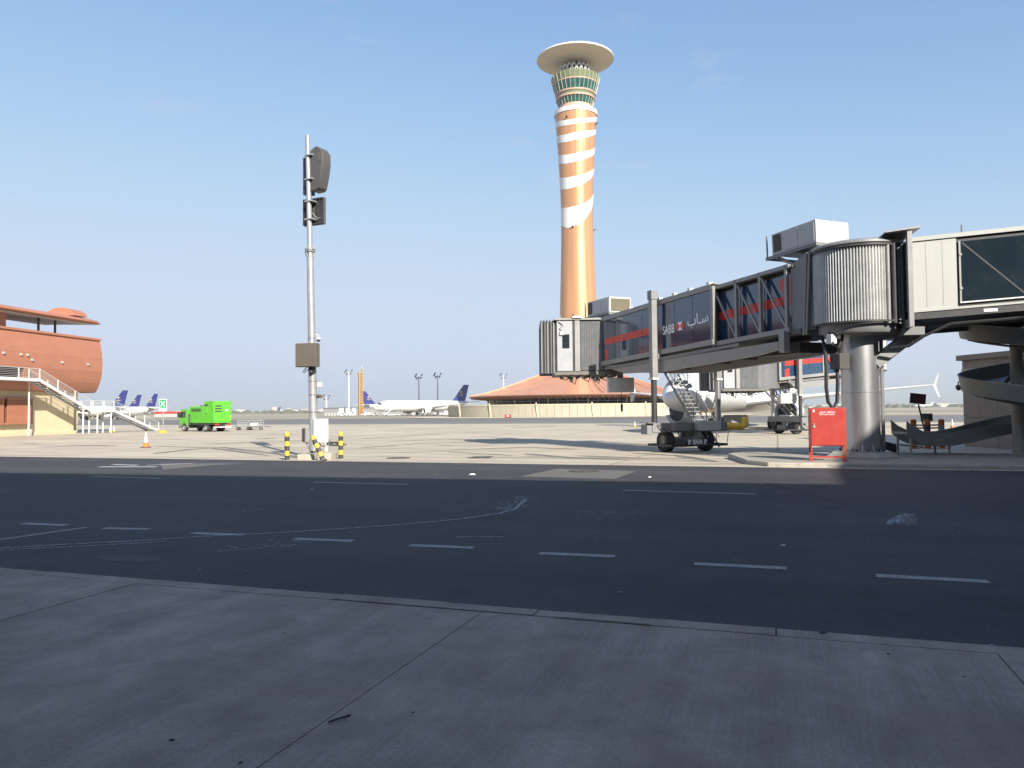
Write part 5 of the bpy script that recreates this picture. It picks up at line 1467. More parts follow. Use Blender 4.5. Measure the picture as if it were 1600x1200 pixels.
    for y in (-2.25, -3.15):
        blt(MB().beam((S0, y, G + .1), (S1, y, SZ), .04, .12), 'stair_stringer', 'alu')
        for h_ in (.55, 1.05): blt(MB().tube((S0, y, G + .1 + h_), (S1, y, SZ + h_), .02, n=6), 'handrail', 'alu')
        for k in range(5):
            f = (k + .3)/5; x, z = S0 + (S1 - S0)*f, G + .1 + (SZ - G - .1)*f
            blt(MB().tube((x, y, z), (x, y, z + 1.05), .025, n=6), 'baluster', 'alu')
    for k in range(21):
        f = (k + .5)/21; x, z = S0 + (S1 - S0)*f, G + .15 + (SZ - G - .1)*f
        blt(MB().box(x - .12, x + .14, -3.12, -2.28, z - .02, z + .02), 'stair_tread', 'galv')
    blt(MB().box(S1 - .1, S1 + 1.6, -3.2, -1.6, SZ - .1, SZ + .02), 'stair_landing', 'alu_dark')
    # cab: turns to face left in the view
    CM = Matrix.Translation((CZ, 0, CD)) @ Matrix.Rotation(R(CA), 4, 'Z')
    def C(): return MB(CM)
    blt(C().lathe([(.3, 4.35), (1.72, 4.35), (1.72, 7.38), (1.6, 7.5), (.1, 7.6)], 40), 'cab_rotunda', 'cab_grey')
    b = C(); pts = []
    n = 30
    for k in range(n + 1):
        x = .72 + 1.55*k/n; pts.append((x, 1.76 + (.03 if k % 2 else 0)))
    b.loft([[(x, y, 4.42) for x, y in pts], [(x, y, 7.34) for x, y in pts]], cap=False, closed=False); blt(b, 'cab_curtain', 'cab_grey', smooth=0)
    blt(C().box(.4, 3.66, -1.72, 1.72, 4.36, 7.36), 'cab_body', 'cab_grey', smooth=0)
    blt(C().box(2.30, 2.62, 1.722, 1.84, 4.36, 7.44), 'cab_post', 'alu', bevel=.02)
    blt(C().box(2.64, 2.72, 1.722, 1.80, 4.36, 7.40), 'cab_gap', 'dark')
    sp = blt(C().box(2.74, 3.66, 1.722, 1.80, 4.38, 7.38), 'cab_side_panel', 'cab_panel', bevel=.02)
    blt(C().box(2.93, 3.35, 1.802, 1.815, 5.72, 6.55), 'cab_window', 'win', sp, bevel=.004)
    blt(C().box(.3, 3.8, -1.9, 1.9, 7.39, 7.5), 'cab_roof', 'alu', bevel=.02)
    blt(C().box(2.2, 2.75, 1.5, 2.0, 7.502, 7.62), 'roof_light', 'white')
    blt(C().box(-.2, 3.8, -1.8, 1.8, 4.15, 4.35), 'cab_floor', 'underside')
    b = C()
    for k in range(7): b.box(.2 + k*.5, .32 + k*.5, -1.5, 1.7, 4.02, 4.149)
    blt(b, 'floor_ribs', 'dark')
    # bellows
    rg = []
    for k in range(11):
        x = 3.68 + .90*k/10; i_ = .13 if k % 2 else 0; s_ = 1 + .03*k/10
        rg.append([(x, (1.78 - i_)*s_, 4.25), (x, (1.78 - i_)*s_, 7.25 - i_), (x, (1.45 - i_)*s_, 7.48 - i_), (x, -(1.45 - i_)*s_, 7.48 - i_), (x, -(1.78 - i_)*s_, 7.25 - i_), (x, -(1.78 - i_)*s_, 4.25)])
    b = C(); b.loft(rg, cap=False, closed=False); bw = blt(b, 'bellows', mat('bellows_fabric', (0.17, 0.17, 0.165), 0.7, dirt=DUST, dirt_amt=.2), smooth=0)
    for k in range(0, 11, 2):
        x = 3.68 + .90*k/10
        b = C()
        for y in (1.80, -1.80): b.beam((x, y*(1 + .003*k), 4.25), (x, y*(1 + .003*k), 7.25), .035, .03)
        blt(b, 'bellows_hoop', 'galv' if k % 4 else 'dark', bw)
    b = C()
    for x, l in ((.6, .25), (1.1, .4), (1.7, .3), (2.5, .45), (3.0, .2)):
        b.path([(x, 1.5, 4.05), (x + .1, 1.5, 4.05 - l), (x + .35, 1.5, 4.05 - l*.6), (x + .5, 1.5, 4.02)], .035, 6)
    b.box(1.2, 1.5, 1.3, 1.6, 3.8, 4.02); b.box(2.7, 2.9, 1.3, 1.5, 3.75, 4.02)
    blt(b, 'under_cab_wiring', 'cable')
    b = C(); b.path([(3.3, 1.84, 6.7), (3.5, 1.86, 6.9), (3.3, 1.86, 7.1), (3.55, 1.86, 7.3), (3.4, 1.86, 7.5), (3.5, 1.86, 7.7)], .03, 6); b.box(3.25, 3.5, 1.84, 1.9, 6.5, 6.75); blt(b, 'cab_cable', 'galv')
    # control cabinet slung under the cab end
    HM = Matrix.Translation((O1 - 1.12, .95, CD)) @ Matrix.Rotation(R(CA), 4, 'Z')
    hb = MB(HM)
    hc = blt(hb.box(-.75, .75, -.3, .35, 3.08, 3.92), 'slung_cabinet', 'curtain', bevel=.02)
    hb = MB(HM); hb.box(-.62, .0, .352, .372, 3.14, 3.86); hb.box(.03, .7, .352, .372, 3.14, 3.86); blt(hb, 'cabinet_doors', 'curtain', hc, bevel=.008)
    blt(MB(HM).beam((0, 0, 3.9), (0, 0, 4.8), .3, .3), 'cabinet_hanger', 'alu_dark')
    blt(MB(HM).path([(-.05, .15, 3.1), (-.05, .15, 2.6), (-.04, .15, 2.35)], .02, 6), 'plug_lead', 'cable'); blt(MB(HM).tube((-.04, .15, 2.4), (-.04, .15, 1.95), .07, .05, 10), 'plug', 'cable')
    return J
J1 = jet_bridge((JR.x, JR.y, 0), 'near jet bridge with blue glass sides and white bank lettering, on a thick steel column', JZ)
# bank lettering on the near side
SLX = Vector((-1, 0, .037)).normalized(); SLZ = Vector((.037, 0, 1)).normalized()
def on_side(x, dz): return (x, 1.612, tzc(x) + dz)
tx = text('bank_lettering', 'SABB', .62, M['lettering'], J1, frame(on_side(11.02, -.40), SLX, SLZ, (0, 1, 0)), .004, 0.74, 'LEFT', .010)
b = MB(); q = .42
def sd(u, w_): p_ = Vector(on_side(9.52, -.16)) + SLX*u + SLZ*w_; return tuple(p_)
b.quad(sd(-q*.5, -q*.5), sd(q*.5, -q*.5), sd(q*.5, q*.5), sd(-q*.5, q*.5)); b.build('bank_emblem_white', M['lettering'], J1, smooth=0)
b = MB(); e = .004
def sd2(u, w_): p_ = Vector(sd(u, w_)); return (p_.x, p_.y + e, p_.z)
b.quad(sd2(-q*.5, -q*.5), sd2(0, 0), sd2(-q*.5, q*.5)); b.quad(sd2(q*.5, -q*.5), sd2(q*.5, q*.5), sd2(0, 0))
for u in (-1, 1): b.quad(sd2(u*q*.5, -q*.5), sd2(u*q*.5, q*.5), sd2(u*q*.98, 0))
b.build('bank_emblem_red', M['red_film'], J1, smooth=0)
text('arabic_lettering', '\uFE8F\uFE8E\u0640\uFEB3', .72, M['lettering'], J1, frame(on_side(8.90, -.26), SLX, SLZ, (0, 1, 0)), .004, 1.0, 'LEFT', .008)
# cables looping beside the column
Ji = Matrix.Translation((JR.x, JR.y, 0)) @ Matrix.Rotation(JZ, 4, 'Z')
def jl(p_): return Ji.inverted() @ p_
P = [at(1283, 522, 30.2), at(1289, 545, 29.6), at(1291, 575, 29.3), at(1291, 605, 29.3), at(1294, 628, 29.3), at(1301, 638, 29.3), at(1308, 628, 29.3), at(1309, 600, 29.3), at(1308, 570, 29.3), at(1307, 552, 29.5)]
MB().path([jl(p_) for p_ in P], .07, 8).build('hanging_hose', M['cable'], J1)
P = [at(1296, 520, 29.5), at(1302, 540, 29.2), at(1310, 543, 29.2), at(1316, 530, 29.4), at(1316, 515, 29.6)]
MB().path([jl(p_) for p_ in P], .055, 8).build('hanging_hose', M['cable'], J1)
b = MB(); c = jl(at(1312, 565, 29.35)); b.box(c.x - .25, c.x + .25, c.y - .25, c.y + .25, c.z - .3, c.z + .3); b.build('junction_box', M['charcoal'], J1, bevel=.02)
c = jl(at(1299, 530, 29.4)); MB().box(c.x - .14, c.x + .14, c.y - .14, c.y + .14, c.z - .18, c.z + .18).build('junction_box', M['white'], J1, bevel=.02)
# second bridge: same make, shorter and dipping to its aircraft
A2 = Vector((-.97, -.243)); PV = Vector((21.1, 65.7)); R2 = PV - A2*(9.7 + 1.03)
J2 = jet_bridge((R2.x, R2.y, -.01), 'farther jet bridge seen beneath the near one, docked by the white airliner', math.atan2(A2.y, A2.x), .096, 5.5, 9.7, 8.1, (4.4, 8.6), -10, (2.28, 3.85, 5.5))

# roof air conditioners
def ac_unit(loc, rz, L_, Wd, h, label, brown=.22):
    t_ = thing('air_conditioner', label, 'air conditioner', loc, rz, 'rooftop air conditioners on the near jet bridge')
    cs = MB().box(-L_/2, L_/2, -Wd/2, Wd/2, .12, h).build('case', M['unit_white'], t_, bevel=.02)
    b = MB(); b.box(L_/2 - L_*min(brown, .22), L_/2 - .1, Wd/2 + .002, Wd/2 + .02, .25, h - .08); b.build('side_louvre', mat('brown_coil', (0.09, 0.07, 0.05), 0.7), cs)
    for k in range(2): MB().box(-L_/2 + .1 + k*L_*.36, -L_/2 + L_*.36 + k*L_*.36, Wd/2 + .002, Wd/2 + .015, .2, h - .08).build('side_panel', M['unit_white'], cs, bevel=.005)
    if brown < .3: MB().box(-L_/2 - .015, -L_/2 - .002, -Wd*.12, Wd*.12, .18, h - .06).build('end_panel', M['unit_white'], cs, bevel=.005)
    else:
        MB().box(-L_/2 - .02, -L_/2 - .002, -Wd*.44, Wd*.44, .2, h - .1).build('end_louvre', mat('olive_brown_coil', (0.13, 0.11, 0.07), 0.7), cs)
    b = MB()
    for y in (-Wd/2 - .02, Wd/2 + .02): b.beam((-L_/2 - .05, y, .05), (L_/2 + .35, y, .05), .09, .13)
    for x in (-L_/2, 0, L_/2 + .3): b.beam((x, -Wd/2, .05), (x, Wd/2, .05), .09, .11)
    b.build('base_frame', M['alu_dark'], t_)
    b = MB()
    for y in (-Wd/2, Wd/2): b.beam((L_/2 + .3, y, .1), (L_/2 + .3, y, h), .05, .05)
    b.build('end_frame', M['alu_dark'], t_)
    return t_
A1_ = ac_unit((0, 0, 0), 0, 2.5, 1.75, 1.05, 'white air conditioner cantilevered over the tunnel beside the ribbed rotunda')
c = Ji @ Vector((2.1, .33, 8.5)); A1_.location = c; A1_.rotation_euler = (0, R(2), JZ)
b = MB()
for y in (.95, -.75): b.beam((1.9, y, 1.2 + 6.6), (.3 + 3.0, y, 8.52), .1, .12); b.beam((1.1, y, 8.0), (1.1, y, 8.55), .12, .12)
b.each('unit_strut', M['alu'], J1)
A2_ = ac_unit((0, 0, 0), 0, 2.7, 1.5, 1.05, 'grey white air conditioner with brown louvre above the cab end of the near bridge', .55)
c = Ji @ Vector((18.75, .27, 7.78)); A2_.location = c; A2_.rotation_euler = (0, 0, JZ)
b = MB()
for x in (17.6, 19.6):
    for y in (-.35, .9): b.beam((x, y, 7.45), (x, y, 7.8), .1, .1)
b.each('unit_leg', M['alu'], J1)

# ------------------------------------------------------------------ fixed walkway to the right
FD = Vector((.975, -.22)).normalized()
fw = thing('fixed_walkway', 'cream and dark glass elevated walkway running right from the rotunda', 'walkway', (JR.x - .3, JR.y + .05, 0), math.atan2(FD.y, FD.x))
# local: +x outwards, -y towards the viewer
def wz(x): return 6.92 + .055*(x - 2.2)
def fring(x, hw, lo, hi): z = wz(x); return [(x, -hw, z + lo), (x, hw, z + lo), (x, hw, z + hi), (x, -hw, z + hi)]
def fbuild(b, n, m, p=None, **k): return b.build(n, M[m] if isinstance(m, str) else m, p or fw, **k)
b = MB(); b.loft([fring(1.7, 1.45, -1.3, 1.3), fring(22, 1.45, -1.3, 1.3)]); fbuild(b, 'core', 'dark', smooth=0)
js = [2.3, 3.05, 3.75]
b = MB(); b.loft([[(x, -1.5, wz(x) - 1.28), (x, -1.452, wz(x) - 1.28), (x, -1.452, wz(x) + 1.26), (x, -1.5, wz(x) + 1.26)] for x in (1.84, 3.37)]); cpn = fbuild(b, 'cream_panel', 'cream', smooth=0)
for x in (2.35, 2.9): fbuild(MB().beam((x, -1.503, wz(x) - 1.2), (x, -1.503, wz(x) + 1.2), .02, .006, up=(0, 1, 0)), 'panel_seam', 'alu', cpn)
gx = [3.47, 5.7, 8.45, 10.75, 13.05, 15.35, 17.65, 20]
for x0, x1 in zip(gx, gx[1:]):
    b = MB(); b.loft([[(x, -1.5, wz(x) - 1.12), (x, -1.452, wz(x) - 1.12), (x, -1.452, wz(x) + 1.1), (x, -1.5, wz(x) + 1.1)] for x in (x0 + .02, x1 - .02)])
    gp = fbuild(b, 'glass_panel', 'glass_dark', smooth=0)
    fbuild(MB().beam((x0, -1.51, wz(x0) - 1.15), (x0, -1.51, wz(x0) + 1.12), .05, .06), 'glazing_bar', 'alu')
    for dz_ in (-.62, .62): fbuild(MB().tube((x0 + .02, -1.50, wz(x0) + dz_), (x0 + .02, -1.56, wz(x0) + dz_), .05, n=12), 'glazing_stud', 'alu')
    fbuild(MB().beam((x0 + .1, -1.503, wz(x0) + 1.05), (x1 - .1, -1.503, wz(x1) - 1.05), .05, .006, up=(0, 1, 0)), 'brace_behind_glass', 'dark', gp)
for lo, hi, m_, nm in ((1.27, 1.42, 'cream', 'top_fascia'), (-1.36, -1.28, 'cream', 'sill'), (-1.62, -1.365, 'dark', 'floor_beam')):
    b = MB(); hw = 1.56 if nm != 'floor_beam' else 1.52; b.loft([fring(1.83, hw, lo, hi), fring(22, hw, lo, hi)]); fbuild(b, nm, m_, smooth=0)
b = MB(); b.loft([[(x, -1.545, wz(x) - 1.16), (x, -1.502, wz(x) - 1.16), (x, -1.502, wz(x) - 1.11), (x, -1.545, wz(x) - 1.11)] for x in (3.44, 20)]); fbuild(b, 'glazing_sill', 'white', smooth=0)
fbuild(MB().box(4.2, 4.65, -1.54, -1.525, wz(4.4) - 1.55, wz(4.4) - 1.45), 'maker_plate', 'lettering')
fbuild(MB().tube((3.6, -1.4, wz(3.6) + 1.4), (3.6, -1.4, wz(3.6) + 1.72), .03, n=6), 'roof_spike', 'alu_dark')
# portal collar at the rotunda
b = MB()
for y in (-1.72, 1.72): b.box(1.66, 1.82, y - .1, y + .1, 5.301, 8.379)
b.box(1.66, 1.82, -1.82, 1.82, 8.38, 8.52); b.box(1.66, 1.82, -1.82, 1.82, 5.0, 5.3)
fbuild(b, 'portal_frame', 'alu'); 
b = MB(); b.add([(.9, -1.9, 8.53), (2.1, -1.9, 8.68), (2.1, 1.9, 8.68), (.9, 1.9, 8.53), (.9, -1.9, 8.49), (2.1, -1.9, 8.60), (2.1, 1.9, 8.60), (.9, 1.9, 8.49)], [(0,1,2,3),(7,6,5,4),(0,4,5,1),(1,5,6,2),(2,6,7,3),(3,7,4,0)]); fbuild(b, 'flashing', 'alu', smooth=0)
# bracket between column and walkway
b = MB()
for y in (-.55, .55):
    b.beam((.8, y*.7, 3.75), (2.3, y*.7, 4.95), .16, .42); b.beam((.7, y*.7, 4.72), (2.4, y*.7, 5.05), .16, .26)
fbuild(b, 'bracket_arm', 'alu'); 
b = MB(); b.box(1.6, 2.3, -1.3, 1.3, 4.75, 5.05); b.beam((2.2, -.9, 5.0), (2.2, .9, 5.0), .3, .4); fbuild(b, 'bracket_beam', 'alu_dark')
fbuild(MB().path([(1.2, -.9, 4.3), (1.8, -1.1, 4.35), (2.3, -1.2, 4.7), (3.2, -1.25, 5.12), (6, -1.3, 5.28), (10, -1.3, 5.5)], .06, 6), 'conduit', 'cable')
b = MB()
for k in range(6): b.box(.9 + k*.22, 1.02 + k*.22, -.9 + .1*k, -.6 + .1*k, 4.9, 5.05 + .04*(k % 3))
fbuild(b, 'fittings', 'galv')
b = MB(); b.loft([[(x, 1.2, wz(x) - 1.98), (x, 1.5, wz(x) - 1.98), (x, 1.5, wz(x) - 1.63), (x, 1.2, wz(x) - 1.63)] for x in (2.4, 22)]); fbuild(b, 'far_floor_beam', 'dark', smooth=0)
b = MB(); b.loft([[(x, 1.1, wz(x) - 1.82), (x, 1.18, wz(x) - 1.82), (x, 1.18, wz(x) - 1.63), (x, 1.1, wz(x) - 1.63)] for x in (2.6, 9)]); fbuild(b, 'cable_tray', 'cream', smooth=0)
# ------------------------------------------------------------------ red cabinet
c = gnd(1295, 720.5, z=ISZ)
rc = thing('fire_hose_cabinet', 'red fire hose cabinet on legs in front of the steel column', 'cabinet', (c.x, c.y, ISZ), R(-12))
wd = 52.5*c.y/FPX/2
cs = MB().box(-wd, wd, 0, .42, .55, 1.93).build('case', M['red'], rc, bevel=.012)
dr = MB().box(-wd + .03, wd - .03, -.02, -.001, .58, 1.88).build('door', M['red'], cs, bevel=.006)
MB().tube((-wd + .13, -.02, 1.25), (-wd + .13, -.05, 1.25), .05, n=14).build('lock', M['galv'], cs)
MB().box(-wd + .1, -wd + .16, -.055, -.02, 1.32, 1.36).build('handle', M['galv'], cs)
for x in (-wd + .03, wd - .03):
    for y in (.03, .39): MB().box(x - .025, x + .025, y - .025, y + .025, 0, .549).build('leg', M['red'], rc)
for y in (.03, .39): MB().box(-wd, wd, y - .02, y + .02, .12, .16).build('cross_bar', M['red'], rc)
for x in (-wd + .03, wd - .03): MB().box(x - .08, x + .08, -.05, .1, 0, .012).build('foot_plate', M['red'], rc)
AR1 = ' '.join(['\uFED6\uFEF3\uFEAE\uFEA3', '\uFEE1\uFEEE\uFECF\uFEAE\uFEA7'])
text('arabic_marking', AR1, .115, M['lettering'], cs, frame((-.02, -.024, 1.755), (1, 0, 0), (0, 0, 1), (0, -1, 0)), .001, 1.0, 'CENTER')
text('latin_marking', 'FIRE HOSE CABINET', .062, M['lettering'], cs, frame((-.02, -.024, 1.665), (1, 0, 0), (0, 0, 1), (0, -1, 0)), .001, .95, 'CENTER')
b = MB(); z = 1.78; b.quad((-wd + .09, -.024, z), (-wd + .17, -.024, z), (-wd + .15, -.024, z + .08), (-wd + .13, -.024, z + .1), (-wd + .11, -.024, z + .07)); b.build('flame_mark', M['lettering'], cs, smooth=0)
# dark cone base and pipe by the column
c = at(1379, 700, 33.0); t_ = thing('cable_drum_stand', 'dark squat block with an upright stub behind the steel column', 'block', (c.x, 33.0, ISZ))
MB().prism([(-.35, 0), (.55, 0), (.55, .28), (.1, .45), (-.2, .45)], -.3, .3).build('block', M['dark'], t_, bevel=.02); MB().tube((-.1, 0, .44), (-.1, 0, .85), .07, .04, 10).build('stub', M['dark'], t_)

# ------------------------------------------------------------------ spiral chute
CX, CY = 20.0, 30.4
ch = thing('spiral_chute', 'grey sheet metal spiral chute winding round a post at the right edge', 'chute', (CX, CY, ISZ))
MB().lathe([(.38, 0), (.38, .03), (.22, .035), (.22, 9)], 28).build('post', M['chute_post'], ch)
prof = [(-.72, .12), (-.72, -.03), (.70, -.03), (.80, .5), (.86, .5), (.86, .46), (.76, -.12), (-.76, -.12), (-.76, .12)]
RC = 1.16; z0 = .92; pitch = 2.15
pts = []
# run-out to the left, then up the helix
for X_, Y_, Z_ in ((-4.15, RC + .0, .95), (-3.85, RC, .70), (-3.5, RC, .53), (-3.0, RC, .44), (-2.3, RC, .46), (-1.5, RC, .60), (-.7, RC, .78)):
    pts.append((Vector((X_, Y_, Z_)), Vector((0, 1, 0))))
for k in range(0, 76):
    f = k/28; a = R(90) - f*2*math.pi
    pts.append((Vector((RC*math.cos(a), RC*math.sin(a), z0 + pitch*f)), Vector((math.cos(a), math.sin(a), 0))))
rings = [[tuple(p_ + o_*u + Vector((0, 0, w_))) for u, w_ in prof] for p_, o_ in pts]
flat = 7
def tr_(profx): return profx
pr2 = [(-.62, .42), (-.58, -.03), (.58, -.03), (.62, .42), (.67, .42), (.66, .38), (.62, -.12), (-.62, -.12), (-.66, .42)]
rings = []
for i, (p_, o_) in enumerate(pts):
    f = min(1, max(0, (i - 5)/6)); rings.append([tuple(p_ + o_*(a[0] + (b_[0] - a[0])*f) + Vector((0, 0, a[1] + (b_[1] - a[1])*f))) for a, b_ in zip(pr2, prof)])
MB().loft(rings[:8]).build('run_out', M['chute'], ch, smooth=30)
MB().loft(rings[7:]).build('spiral_trough', M['chute'], ch, smooth=30)
b = MB(); b.path([rings[i][4] for i in range(0, len(rings))], .03, 6); b.build('rim', M['chute_post'], ch)
b = MB(); b.path([Vector(rings[i][7]).lerp(Vector(rings[i][6]), .8) + Vector((0, 0, -.06)) for i in range(8, len(rings))], .05, 6); b.build('under_rib', M['underside'], ch)
for X_, Y_ in ((-3.95, .62), (-3.95, 1.68), (-2.4, .62), (-2.4, 1.68)):
    MB().box(X_ - .035, X_ + .035, Y_ - .035, Y_ + .035, 0, .66 if X_ < -3 else .34).build('leg', M['chute_post'], ch)
    MB().box(X_ - .09, X_ + .09, Y_ - .09, Y_ + .09, 0, .015).build('leg_foot', M['chute_post'], ch)
for k in range(7):
    f = .35 + k*.36; a = R(90) - f*2*math.pi; z = z0 + pitch*f - .1
    MB().beam((.2*math.cos(a), .2*math.sin(a), z - .25), (1.7*math.cos(a), 1.7*math.sin(a), z - .06), .06, .1).build('bracket_arm', M['chute_post'], ch)
# board leaning on the ground by the run-out
c = at(1393, 690, 34); o = MB().box(-.9, .9, -.05, .05, 0, .07).build('timber_length', mat('weathered_timber', (0.22, 0.19, 0.15), 0.85, stretch=(1, 8, 8)), bevel=.01); o.location = (c.x + .4, 34, ISZ + .22); o.rotation_euler = (0, R(6), R(-25)); tag(o, 'length of weathered timber lying by the chute run-out', 'timber')

# ------------------------------------------------------------------ barrier, sign board, low building at the right
cbx = gnd(1450, 701, z=ISZ)
br_ = thing('post_barrier', 'orange banded three post barrier with rails behind the chute run-out', 'barrier', (cbx.x, cbx.y, ISZ), R(-4))
for x in (-.62, 0, .62):
    for k in range(5):
        m_ = 'orange' if k % 2 == 0 else ('cream' if x != 0 else 'charcoal')
        MB().lathe([(.13, .27*k), (.13, .27*(k+1) - .002)] if k < 4 else [(.13, .27*k), (.13, .27*k + .2), (.1, .27*k + .26), (.01, .27*k + .28)], 16, c=(x, 0)).build('post_band', M[m_], br_)
    MB().lathe([(.26, 0), (.26, .03), (.13, .04)], 18, c=(x, 0)).build('post_foot', M['orange'], br_)
for z in (.95, 1.08): MB().beam((-.62, -.02, z), (.62, -.02, z), .05, .07).build('rail', M['chute_post'], br_)
Y = cbx.y + .5
c0 = at(1451, 694, Y)
sb = thing('tilted_board_sign', 'dark red rectangular board on a thin tilted pole behind the barrier posts', 'sign', (c0.x, Y, ISZ))
w0 = Vector((c0.x, Y, ISZ)); tp = at(1435, 632, Y) - w0; ctr_ = at(1433.5, 623, Y) - w0
MB().tube((0, 0, 0), tp, .04, n=8).build('pole', M['dark'], sb)
bo_ = MB(Matrix.Translation(ctr_) @ Matrix.Rotation(R(6), 4, 'Y')).box(-.33, .33, -.06, -.01, -.21, .21).build('board', mat('dark_red_board', (0.10, 0.018, 0.02), 0.6), sb, bevel=.008)
b = MB(Matrix.Translation(ctr_) @ Matrix.Rotation(R(6), 4, 'Y'))
for x in (-.34, .34): b.box(x - .02, x + .02, -.07, 0, -.23, .23)
for z in (-.22, .22): b.box(-.36, .36, -.071, .001, z - .02, z + .02)
b.build('board_frame', M['dark'], bo_)
c1 = at(1447.5, 652, Y) - w0; MB(Matrix.Translation(c1)).box(-.22, .22, -.15, .12, -.18, .18).build('control_box', M['underside'], sb, bevel=.015)
MB(Matrix.Translation(c1)).box(.02, .17, -.165, -.151, -.12, .1).build('control_panel', M['charcoal'], sb)

lo = thing('service_building', 'low sand stone service building behind the spiral chute', 'building', (25.35, 43.2, GZ), R(-80))
# local +x runs towards the viewer along its visible wall, -y faces left... built so that the wall stands at y=0
for i in range(5):
    for k in range(3):
        MB().box(i*2.4 + .01, i*2.4 + 2.39, 0, .3, k*1.6 + .01, k*1.6 + 1.59).build('stone_panel', M['stone'], lo, bevel=.008)
MB().box(.05, 11.9, .12, 6, 0, 4.8).build('core', M['stone'], lo, smooth=0)
MB().box(-.25, 12.2, -.18, 6.2, 4.801, 5.1).build('cornice', M['stone'], lo, bevel=.03)
MB().box(.0, 12, -.05, -.002, 4.2, 4.32).build('string_course', M['cream_wall'], lo)
MB().box(1.6, 12, 2.0, 6, 5.101, 9.5).build('upper_storey', mat('upper_terracotta', (0.36, 0.17, 0.12), 0.7), lo, smooth=0)
c = at(1497.5, 603, 43.2)
gl = thing('gooseneck_lamp', 'dark gooseneck dome fitting on the corner of the low stone building', 'lamp', (c.x, 43.2, c.z))
MB().path([(.36, 0, .16), (.22, 0, .26), (.08, 0, .28), (0, 0, .2), (-.01, 0, .05)], .035, 8).build('arm', M['dark'], gl)
MB().lathe([(.03, .08), (.14, .02), (.16, -.1), (.13, -.12)], 16).build('hood', M['charcoal'], gl); MB().lathe([(.13, -.12), (.1, -.22), (.01, -.27)], 16).build('dome', M['dark'], gl)
MB().box(.3, .42, -.06, .06, .08, .24).build('wall_plate', M['dark'], gl)

# ------------------------------------------------------------------ yellow air hose and gear between the bridges
P0 = gnd(1098, 671.5); P1 = gnd(1160, 671.5)
yh = thing('air_duct', 'yellow ribbed air duct lying on the apron between the two bogies', 'duct', (P0.x, P0.y, GZ))
L_ = (P1 - P0).length; d = (P1 - P0).normalized(); pts = [Vector((0, 0, .34)) + d*(L_*k/16) + Vector((0, 0, .05*math.sin(k*1.1))) for k in range(17)]
pts += [pts[-1] + Vector((.2, 0, .25)), pts[-1] + Vector((.26, 0, .6)), pts[-1] + Vector((.25, 0, 1.0))]
MB().path(pts, .32, 14).build('duct', M['yellow'], yh)
b = MB()
for k in range(40):
    c = pts[0] + d*(L_*(k + .5)/40); b.tube(c - d*.02, c + d*.02, .37, n=14)
b.build('duct_ribs', M['yellow'], yh)

# ground power cart and tug by the airliner's nose gear
def gcart(px, py, L_, h, m, label, rz):
    c = gnd(px, py); t_ = thing('service_cart', label, 'cart', (c.x, c.y, GZ), rz, 'service carts under the near airliner')
    MB().box(-L_/2, L_/2, -.7, .7, .45, .6).build('chassis', M['dark'], t_)
    cs_ = MB().prism([(-L_/2, .602), (L_/2, .602), (L_/2, h*.8), (L_*.4, h), (-L_*.45, h), (-L_/2, h*.85)], -.66, .66).build('hood', M[m], t_, bevel=.04)
    for k in range(3): MB().box(-L_*.3 + k*L_*.22, -L_*.15 + k*L_*.22, .662, .675, .8, h*.8).build('side_grille', M['dark'], cs_)
    for x in (-L_*.33, L_*.33):
        for y in (-.62, .62): wheel(t_, x, y, .3, .2, False)
    MB().tube((L_/2, 0, .4), (L_/2 + 1.0, 0, .3), .04, n=8).build('tow_bar', M['alu_dark'], t_)
gcart(1150, 669, 2.6, 1.5, 'grey', 'dark grey power cart on the apron between the two bridge bogies', R(30))
gcart(1128, 667, 2.2, 1.2, 'charcoal', 'low black cart under the airliner nose, left of the grey power cart', R(-15))
gcart(1236, 672, 2.4, 1.3, 'white', 'small white cart right of the farther bogie, below the airliner engine', R(15))

# ------------------------------------------------------------------ litter
c = gnd(1409, 821, z=0)
bagm = bpy.data.materials.new('clear_plastic_film'); bagm.use_nodes = True
t = bagm.node_tree; p = t.nodes['Principled BSDF']; p.inputs['Base Color'].default_value = (.75, .77, .8, 1); p.inputs['Roughness'].default_value = .25
tp_ = nd(t, 'ShaderNodeBsdfTransparent'); mx = nd(t, 'ShaderNodeMixShader')
lw = nd(t, 'ShaderNodeTexNoise'); lw.inputs['Scale'].default_value = 14; lw.inputs['Detail'].default_value = 5
tcn = nd(t, 'ShaderNodeTexCoord'); t.links.new(tcn.outputs['Object'], lw.inputs[0])
rmp = nd(t, 'ShaderNodeMapRange'); rmp.inputs[1].default_value = .46; rmp.inputs[2].default_value = .66; rmp.inputs[3].default_value = .05; rmp.inputs[4].default_value = .55
t.links.new(lw.outputs[0], rmp.inputs[0]); t.links.new(rmp.outputs[0], mx.inputs[0]); t.links.new(tp_.outputs[0], mx.inputs[1]); t.links.new(p.outputs[0], mx.inputs[2])
t.links.new(mx.outputs[0], t.nodes['Material Output'].inputs['Surface'])
random.seed(3)
b = MB(); n = 20; m_ = 12; rg = []
for i in range(m_ + 1):
    f = i/m_; x = -.24 + .48*f; hgt = .03 + .17*math.sin(min(f*1.25, 1)*math.pi*.62)*(1 if f < .92 else .55); wd_ = .05 + .12*math.sin(math.pi*min(f + .12, 1))
    rg.append([(x + random.gauss(0, .008), wd_*math.cos(math.pi*k/n)*1.0 + random.gauss(0, .008), max(.004, hgt*math.sin(math.pi*k/n)**.8 + random.gauss(0, .008))) for k in range(n + 1)])
b.loft(rg, cap=False, closed=False)
for k in range(5):
    b.path([(-.2 + .02*k, -.05 + .03*k, .02), (-.05 + .03*k, -.08 + .03*k, .1 + .012*k), (.12, -.07 + .03*k, .16), (.2, -.04 + .02*k, .12)], .003, 4)
